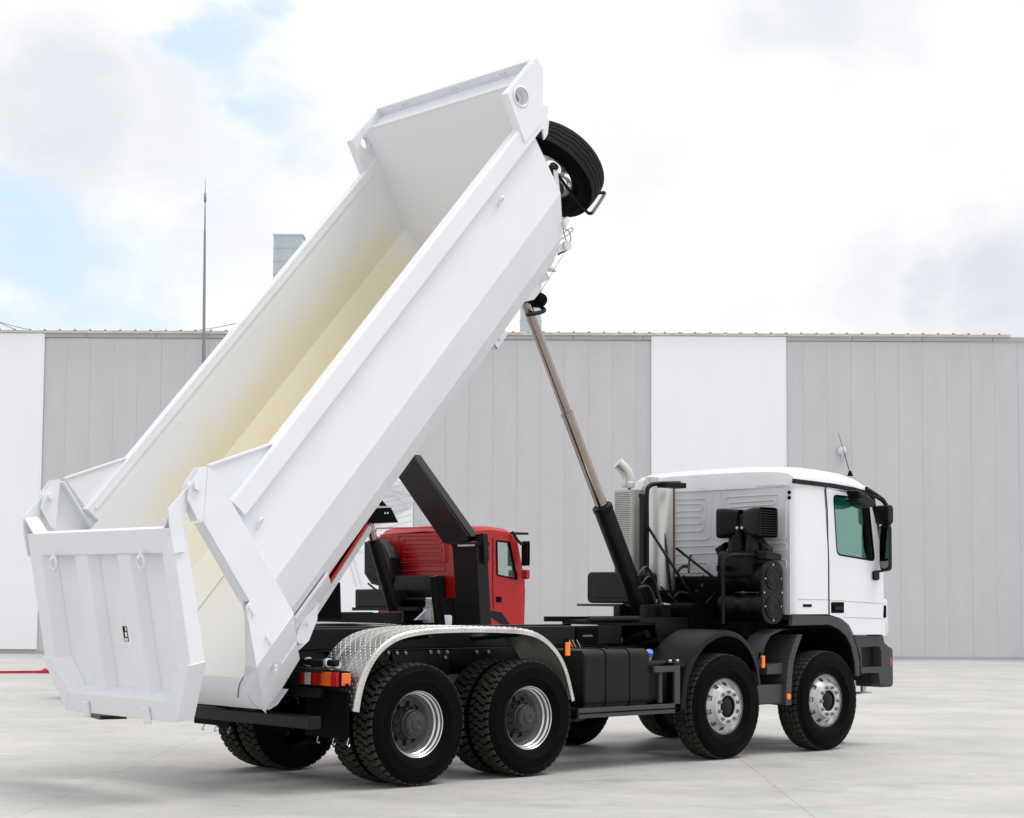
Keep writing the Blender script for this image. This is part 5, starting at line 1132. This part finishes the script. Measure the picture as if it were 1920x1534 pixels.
for s_ in (-1, 1): MB().beam((UR+.02, s_*.745, .0), (5.1, s_*.745, .0), .006, .005).build('floor_weld', FASC, body)
g = MB().tube(smoothpath([BI @ V3(p) for p in [L2(-.30, -.76, .01), L2(-.37, -.72, -.03), L2(-.42, -.64, -.13)]], 4), .004, 5); g.build('drip_mark', BLACKM, body)

# ---- tailgate (hangs from the two upper pins)
GP = V3((-2.6047, 0, 2.3761)); GD = V3((.1839, 0, -.9829)).normalized(); GN = V3((-.9829, 0, -.1839)).normalized()
gate = thing('tailgate', None, None, parent=T)
def G(y, s, o=0): return GP+GD*s+GN*o+V3((0, y, 0))
def gbox(y0, y1, s0, s1, o0, o1, name, m=WHITE, bevel=.008, par=None): 
    return MB().hexa([G(y0, s0, o0), G(y1, s0, o0), G(y1, s1, o0), G(y0, s1, o0), G(y0, s0, o1), G(y1, s0, o1), G(y1, s1, o1), G(y0, s1, o1)]).build(name, m, par or gate, bevel=bevel)
DEP = -.14
pan = [(-1.16, .16), (1.16, .16), (1.14, 1.28), (.88, 1.74), (-.88, 1.74), (-1.14, 1.28)]
MB().prism([G(y, s, DEP) for y, s in pan], GN*.02).build('gate_panel', WHITE, gate)
# top bar: sloped bevel towards the panel
MB().hexa([G(-1.22, .155, 0), G(1.22, .155, 0), G(1.22, .155, DEP), G(-1.22, .155, DEP), G(-1.02, .36, -.02), G(1.02, .36, -.02), G(1.02, .38, DEP+.02), G(-1.02, .38, DEP+.02)]).build('top_bar', WHITE, gate, bevel=.008)
for s_ in (-1, 1):
    MB().hexa([G(s_*1.22, .155, 0), G(s_*1.22, .155, DEP), G(s_*1.22, 1.30, DEP), G(s_*1.22, 1.30, 0), G(s_*1.03, .35, -.005), G(s_*.93, .35, DEP+.02), G(s_*.93, 1.30, DEP+.02), G(s_*1.03, 1.30, -.005)]).build('side_bar', WHITE, gate, bevel=.008)
    # lower reinforcing band
    MB().hexa([G(s_*1.235, 1.27, .02), G(s_*1.235, 1.27, DEP-.01), G(s_*.93, 1.755, DEP-.01), G(s_*.93, 1.755, .02), G(s_*1.06, 1.27, .02), G(s_*.95, 1.25, DEP+.02), G(s_*.72, 1.58, DEP+.02), G(s_*.82, 1.575, .02)]).build('corner_band', WHITE, gate, bevel=.008)
    # arms up to the pins
    ma = [V3((p.x, s_*1.245, p.z)) for p in P([(358.4, 906.6), (316.8, 954.5), (320, 992), (327.5, 1037.6), (349.6, 1033.7), (344, 974), (350.6, 956.5), (352.6, 937), (357.5, 915)], -1.25)]
    pv = V3((P([(370.6, 910.5)], -1.25)[0].x, s_*1.245, P([(370.6, 910.5)], -1.25)[0].z))
    ma = [ma[0]+V3((.07, 0, .03))]+ma[:-1]+[pv+V3((.02, 0, -.06))]
    MB().prism(ma, (0, -s_*.018, 0)).build('gate_arm', WHITE, gate)
    MB().beam(G(s_*1.225, .02, DEP/2), G(s_*1.09, .17, DEP/2), .13, .018, side=GN).build('arm_gusset', WHITE, gate)
    # vertical ribs
    yc_ = s_*.36; w0, w1 = .17, .10
    rb_ = [G(yc_-w0, .36, DEP+.02), G(yc_-w1, .36, DEP+.105), G(yc_+w1, .36, DEP+.105), G(yc_+w0, .36, DEP+.02)]
    MB().prism(rb_, GD*1.22).build('gate_rib', WHITE, gate, bevel=.006)
    # hook rings
    c = G(s_*.74, .42, -.02); MB().tube([c+V3((0, .055*cos(t*pi/8), 0))+GD*(.055*sin(t*pi/8))+GN*(.05) for t in range(16)], .013, 8, closed=True).build('ring', WHITE, gate)
    MB().beam(G(s_*.74, .34, 0), G(s_*.74, .40, .05), .03, .03).build('ring_stem', WHITE, gate)
g = MB().hexa([G(-.82, 1.575, .02), G(.82, 1.575, .02), G(.93, 1.755, .02), G(-.93, 1.755, .02), G(-.72, 1.53, DEP+.02), G(.72, 1.53, DEP+.02), G(.93, 1.755, DEP-.01), G(-.93, 1.755, DEP-.01)]); g.build('bottom_band', WHITE, gate, bevel=.008)
for y0, y1 in ((.47, .57), (-.54, -.44)):
    gbox(y0, y1, 1.64, 1.785, .022, .05, 'latch_lug', bevel=.01); 
LB = gbox(-.10, -.03, 1.00, 1.13, DEP+.02, DEP+.024, 'maker_label', BLACKM, 0)
gbox(-.095, -.06, 1.05, 1.09, DEP+.024, DEP+.026, 'label_print', PAPER, 0); gbox(-.095, -.045, 1.10, 1.125, DEP+.024, DEP+.026, 'label_print', PAPER, 0); gbox(-.095, -.075, 1.005, 1.04, DEP+.024, DEP+.026, 'label_print', PAPER, 0)

# ================================================================== RED TRUCK BEHIND
RT = thing('tipper_truck', 'red tipper truck parked behind the white one, its body raised and cab facing right', 'truck', (9.5, 11.2, 0))
def loc_(p): return V3(p)-V3((9.5, 11.2, 0))
RI = Matrix.Translation((-9.5, -11.2, 0))
yR, yL = 9.99, 12.62; XB = at(885, 990, yR).x; XFr = at(985, 1060, yR).x; zt = at(885, 986, yR).z
def rB(mb, name, m, par=RT, bevel=0): return mb.build(name, m, par, inv=RI, bevel=bevel)
# cab shell: lofted across
def rs(ins, z, zb=1.15): return [(XB+ins, zb), (XFr-.02, zb), (XFr, zb+.6), (XFr-.03, zb+.85), (XFr-.20-ins, z-.18), (XFr-.42-ins, z-.03), (XFr-.8, z), (XB+.1+ins, z-.02), (XB+ins, z-.12)]
zr_ = zt
side_o = rs(0, zr_-.06)
cabr = thing('cab', None, None, parent=RT)
n = len(side_o)
for s_, y in ((-1, yR), (1, yL)):
    hole = [V3((p.x, y, p.z)) for p in P([(931, 1014), (955, 1017), (969, 1086), (932, 1078)], yR)]
    rB(MB().prism([(a, y, b) for a, b in side_o], (0, -s_*.04, 0), hole=hole), 'cab_side', RED, cabr)
    rB(MB().prism([p+V3((0, -s_*.02, 0)) for p in hole], (0, -s_*.005, 0)), 'window_pane', GLASSR, cabr)
    g = MB(); [g.beam(a, b, .03, .025) for a, b in zip(hole, hole[1:]+hole[:1])]; rB(g, 'window_seal', BLACKM, cabr)
    ds = [V3((p.x, y+s_*.003, p.z)) for p in P([(924, 1008), (924, 1100), (925, 1142)], yR)]; g = MB(); [g.beam(a, b, .006, .012) for a, b in zip(ds, ds[1:])]; rB(g, 'door_seal', BLACKM, cabr)
    a = P([(935, 1124)], yR)[0]; rB(MB().box((a.x-.06, y, a.z-.05), (a.x+.06, y+s_*.012, a.z+.05)), 'door_handle', BLACKM, cabr)
tops = [i for i in range(2, 9)]
vs = []; fs = []; ysn = [yR+.0, yR+.06, yR+.2, (yR+yL)/2, yL-.2, yL-.06, yL]; zz = [-.06, -.01, .02, .05, .02, -.01, -.06]
for y, dz in zip(ysn, zz):
    for a, b in rs(.0, zr_+dz)[4:]: vs.append((a, y, b))
mm = 5; 
for k in range(6):
    for i in range(mm-1): fs.append((k*mm+i, k*mm+i+1, (k+1)*mm+i+1, (k+1)*mm+i))
rB(MB().add(vs, fs, True), 'roof', RED, cabr)
rB(MB().box((XB, yR+.03, 1.15), (XB+.04, yL-.03, zr_-.10)), 'rear_wall', RED, cabr)
rB(MB().prism([(XFr-.01, yR+.04, 1.15), (XFr-.01, yL-.04, 1.15), (XFr+.03, yL-.04, 1.95), (XFr+.03, yR+.04, 1.95)], (-.05, 0, 0)), 'front_panel', RED, cabr)
rB(MB().hexa([(XFr-.03, yR+.06, 1.97), (XFr-.03, yL-.06, 1.97), (XFr-.05, yL-.06, 1.97), (XFr-.05, yR+.06, 1.97), (XFr-.2, yR+.06, zr_-.2), (XFr-.2, yL-.06, zr_-.2), (XFr-.22, yL-.06, zr_-.2), (XFr-.22, yR+.06, zr_-.2)]), 'windscreen', GLASSR, cabr)
rB(MB().box((XB+.05, yR+.05, 1.15), (XFr-.05, yL-.05, 1.25)), 'cab_floor', DARKI, cabr)
rB(MB().rbox((XFr-.5, yR+.1, 1.6), (XFr-.1, yL-.1, 1.98), .05, 1), 'dashboard', DARKI, cabr)
def rr_(x, y): return at(520+x/3.197, 820+y/3.197, XB-.002, 0)
for q in ([(590, 545), (1000, 540), (1010, 745), (590, 755)], [(725, 590), (1020, 590), (1020, 750), (725, 755)], [(760, 615), (985, 612), (985, 640), (760, 642)], [(760, 665), (985, 662), (985, 690), (760, 692)], [(760, 710), (985, 708), (985, 735), (760, 738)], [(590, 600), (680, 600), (680, 640), (590, 642)], [(590, 665), (680, 665), (680, 700), (590, 702)], [(725, 770), (1010, 768), (1010, 800), (725, 802)]):
    rB(MB().tube(roundpoly([rr_(*p) for p in q], .06, 3), .012, 6, closed=True), 'pressed_rib', RED, cabr)
# mirrors, visor, aerial
p = at(985, 1040, yR-.15)
rB(MB().rbox((p.x-.03, yR-.24, p.z-.20), (p.x+.03, yR-.08, p.z+.24), .04, 1), 'mirror', PLAST, RT, .01); rB(MB().rbox((p.x-.03, yR-.22, p.z-.44), (p.x+.05, yR-.08, p.z-.27), .04, 1), 'kerb_mirror', RED, RT, .01)
rB(MB().tube(smoothpath([at(960, 997, yR-.02), at(972, 1015, yR-.1), at(981, 1022, yR-.15)], 3), .03, 6), 'mirror_arm', PLAST)
rB(MB().box((p.x-.06, yL+.08, p.z-.24), (p.x+.05, yL+.30, p.z+.26)), 'mirror', PLAST)
rB(MB().box((XFr-.25, yR+.05, zr_-.12), (XFr+.12, yL-.05, zr_-.08)), 'sun_visor', PLAST)
q = P([(922, 1145), (940, 1148), (955, 1170), (955, 1200)], yR); rB(MB().prism([(XB-.1, yR-.01, 1.15), (q[0].x, yR-.01, q[0].z), (q[1].x, yR-.01, q[1].z), (q[2].x, yR-.01, q[2].z), (q[3].x, yR-.01, .6), (q[3].x-.08, yR-.01, .6), (q[2].x-.1, yR-.01, q[2].z-.05), (q[0].x, yR-.01, q[0].z-.12), (XB-.1, yR-.01, 1.02)], (0, .25, 0)), 'wheel_arch', PLAST)
p = at(985, 1165, yR); rB(MB().box((XFr-.05, yR, .45), (XFr+.15, yL, .98)), 'bumper', RED); rB(MB().box((XFr+.02, yR-.01, 1.0), (XFr+.1, yR+.15, 1.12)), 'indicator', AMBER)
# chassis, wheels
for y in (10.85, 11.65): rB(MB().box((4.0, y-.04, .9), (XFr, y+.04, 1.17)), 'chassis_rail', BLACKP)
for y in (10.83, 11.67): rB(MB().box((3.95, y-.05, 1.175), (XB-.9, y+.05, 1.36)), 'subframe_rail', BLACKP)
rB(MB().box((XB-.6, 10.6, .7), (XFr-.2, 11.9, 1.15)), 'engine', BLACKM)
for x in (XB+.75, XB-.95, 5.75, 4.4):
    for s_ in (-1, 1):
        w = thing('wheel', None, None, (x-9.5, s_*1.09, .55), parent=RT); w.rotation_euler = (0, .4, 0 if s_ < 0 else pi)
        ob('tyre', TY['steer'], w); ob('rim', RF, w); ob('hub', HF, w)
    rB(MB().cyl((x, 10.2, .55), (x, 12.2, .55), .08, n=10), 'axle', BLACKM)
# black tool box in the rear wall, intake snorkel, tank, ram
a, b = rr_(735, 830), rr_(1015, 1050); rB(MB().rbox((XB-.30, b.y, b.z), (XB-.02, a.y, a.z), .08, 0), 'battery_cover', BLACKP, RT, .02)
sn = [(518, 625), (560, 622), (600, 615), (640, 650), (675, 720), (685, 860), (660, 905), (560, 880), (518, 820)]
sp2 = [at(520+x/3.197, 820+y/3.197, XB-.35, 0) for x, y in sn]; rB(MB().prism(sp2, (.25, 0, 0)), 'intake_snorkel', PLAST, RT, .03)
for k in range(5): a, b = at(690, 1030+k*16, XB-.352, 0), at(705, 1034+k*18, XB-.352, 0); rB(MB().beam(a, b, .03, .02), 'snorkel_rib', PLAST)
tn = [at(u, w, XB-.75, 0) for u, w in ((665, 1105), (735, 1104), (735, 1140), (665, 1140))]; rB(MB().prism(tn, (.4, 0, 0)), 'oil_tank', PLAST, RT, .03)
tn = [at(u, w, XB-.8, 0) for u, w in ((660, 1139), (780, 1138), (780, 1145), (660, 1145))]; rB(MB().prism(tn, (.5, 0, 0)), 'tank_shelf', BLACKP)
rB(MB().rbox((XB-.55, 10.2, 1.15), (XB-.1, 11.2, 1.62), .06, 1), 'gearbox_cover', BLACKM)
r0, r1, r2 = at(739, 1143, 11.2), at(700, 1012, 11.2), at(692, 978, 11.2)
rB(MB().cyl(r0, r1, .11, n=16), 'ram_tube', BLACKP); rB(MB().cyl(r1, r2, .075, n=16), 'ram_stage', CHROME)
# raised red body
f0 = at(690, 985, 10.0); r_0 = at(620, 1093, 10.0); dd = (f0-r_0); dd.y = 0; dd.normalize(); nn_ = V3((-dd.z, 0, dd.x)); ext = r_0-dd*1.0; LEN = (f0-ext).length
def rbp(u, v, y): p = ext+dd*u+nn_*v; return V3((p.x, y, p.z))
bd = thing('raised_body', None, None, parent=RT)
rB(MB().prism([rbp(0, .0, yR), rbp(LEN, .0, yR), rbp(LEN, 1.0, yR), rbp(0, 1.0, yR)], (0, .05, 0)), 'body_side', RED, bd)
rB(MB().prism([rbp(0, .08, yL), rbp(LEN, .08, yL), rbp(LEN, 1.0, yL), rbp(0, 1.0, yL)], (0, -.05, 0)), 'body_side', RED, bd)
rB(MB().prism([rbp(0, .05, yR), rbp(LEN, .05, yR), rbp(LEN, .05, yL), rbp(0, .05, yL)], nn_*.05), 'body_floor', RED, bd)
rB(MB().prism([rbp(LEN, .05, yR), rbp(LEN, 1.0, yR), rbp(LEN, 1.0, yL), rbp(LEN, .05, yL)], dd*.04), 'body_front', RED, bd)
for y in (9.95, 11.6): rB(MB().prism([rbp(.0, -.09, y), rbp(LEN, -.09, y), rbp(LEN, .0, y), rbp(0, .0, y)], (0, .1, 0)), 'body_sill', GALV, bd)
kq = P([(690, 980), (704, 953), (733, 952), (747, 980)], 10.6); rB(MB().prism(kq, (0, 1.0, 0)), 'ram_yoke', BLACKM, bd)
for u in (722, 727): p = at(u, 962, 10.598); rB(MB().cyl(p, p+V3((0, -.004, 0)), .018, n=8), 'yoke_hole', CLEARL, bd)
kq = P([(704, 953), (733, 952), (731, 949), (706, 949)], 10.59); rB(MB().prism(kq, (0, 1.0, 0)), 'yoke_edge', FASC, bd)
rB(MB().beam(at(710, 938, 10.9), at(722, 953, 10.9), .06, .08), 'yoke_arm', BLACKM, bd)
kq = P([(597, 1092), (638, 1092), (640, 1160), (597, 1160)], 10.2); rB(MB().prism(kq, (0, .1, 0)), 'rear_frame', BLACKM)
rB(MB().box((4.2, 10.4, 1.37), (6.4, 12.0, 1.50)), 'rear_bed', BLACKM)

# ================================================================== HOOK LIFT between the trucks
hx, hy = 9.05, 8.62
HL = thing('hook_lift', 'black steel hook-lift arm with a bent boom standing in front of the red cab', 'hook lift', (hx, hy, 0))
HI = Matrix.Translation((-hx, -hy, 0))
def hB(mb, name, m=BLACKP, bevel=.008): return mb.build(name, m, HL, inv=HI, bevel=bevel)
yh = 8.62; Xh = 9.0
PX = lambda pts, x=Xh: P(pts, x, 0)
col = PX([(848, 1026), (893, 1024), (903, 1168), (858, 1172)]); col = [col[0], col[1], V3((Xh, col[2].y, .95)), V3((Xh, col[3].y, .95))]
hB(MB().prism(col, (.24, 0, 0)), 'column')
hB(MB().prism(PX([(842, 1018), (895, 1016), (893, 1024), (848, 1026)], Xh-.02), (.28, 0, 0)), 'column_head')
hB(MB().prism(PX([(858, 1021.5), (890, 1020.5), (890, 1024), (858, 1025)], Xh-.024), (.004, 0, 0)), 'wear_strip', GALV, 0)
boom = PX([(775, 852), (746, 894), (831, 1018), (842, 1021), (876, 1014), (884, 1006)]); hB(MB().prism(boom, (.16, 0, 0)), 'boom')
hB(MB().beam(PX([(777, 860)], Xh-.01)[0], PX([(878, 1008)], Xh-.01)[0], .03, .05, side=V3((1, 0, 0))), 'boom_edge')
hB(MB().prism(roundpoly(PX([(884, 1004), (906, 999), (909, 1045), (907, 1057), (900, 1053), (896, 1016), (886, 1014)], Xh+.10), .03, 3), (.10, 0, 0)), 'elbow_plate')
hB(MB().box((hx-4.5, yh+.02, .78), (hx+1.2, yh+.14, .95)), 'base_beam'); hB(MB().box((hx-4.5, yh+.34, .78), (hx+1.2, yh+.46, .95)), 'base_beam')
for x in (hx-4.2, hx-1.6, hx+.9): hB(MB().box((x-.08, yh+.02, 0), (x+.08, yh+.46, .78)), 'stand')
# short tilted cylinder and the silver spring unit next to it
ja = at(828, 1168, 9.0); jb = at(815, 1080, 9.0)
hB(MB().beam(ja+V3((0, 0, -.25)), jb, .12, .14), 'lock_cylinder')
sp3 = at(808, 1140, 9.3)
for k in range(5): hB(MB().lathe([(.075, 0), (.10, .018), (.075, .036)], (sp3.x, 9.3, sp3.z+.0+k*.034), 'z', 18), 'spring_coil', GALV, 0)
hB(MB().box((sp3.x-.09, 9.2, sp3.z-.25), (sp3.x+.12, 9.4, sp3.z)), 'spring_bracket', GALV)
hB(MB().prism([(sp3.x-.35, 9.28, sp3.z-.20), (sp3.x-.1, 9.28, sp3.z-.02), (sp3.x, 9.28, sp3.z-.02), (sp3.x, 9.28, sp3.z-.2)], (0, .05, 0)), 'spring_lever', GALV)
hB(MB().box((sp3.x-.05, 9.19, sp3.z-.22), (sp3.x+.02, 9.2, sp3.z-.14)), 'yellow_mark', YEL, 0)
hB(MB().rbox((sp3.x+.2, 9.2, sp3.z-.3), (sp3.x+.38, 9.35, sp3.z-.12), .03, 1), 'valve_block', GALV)
hB(MB().box((hx-4.3, 9.0, .95), (hx+.4, 9.5, 1.16)), 'cross_bed', BLACKM)

print('objects', len(bpy.data.objects), 'tris', sum(len(m.polygons)*2 for m in bpy.data.meshes))
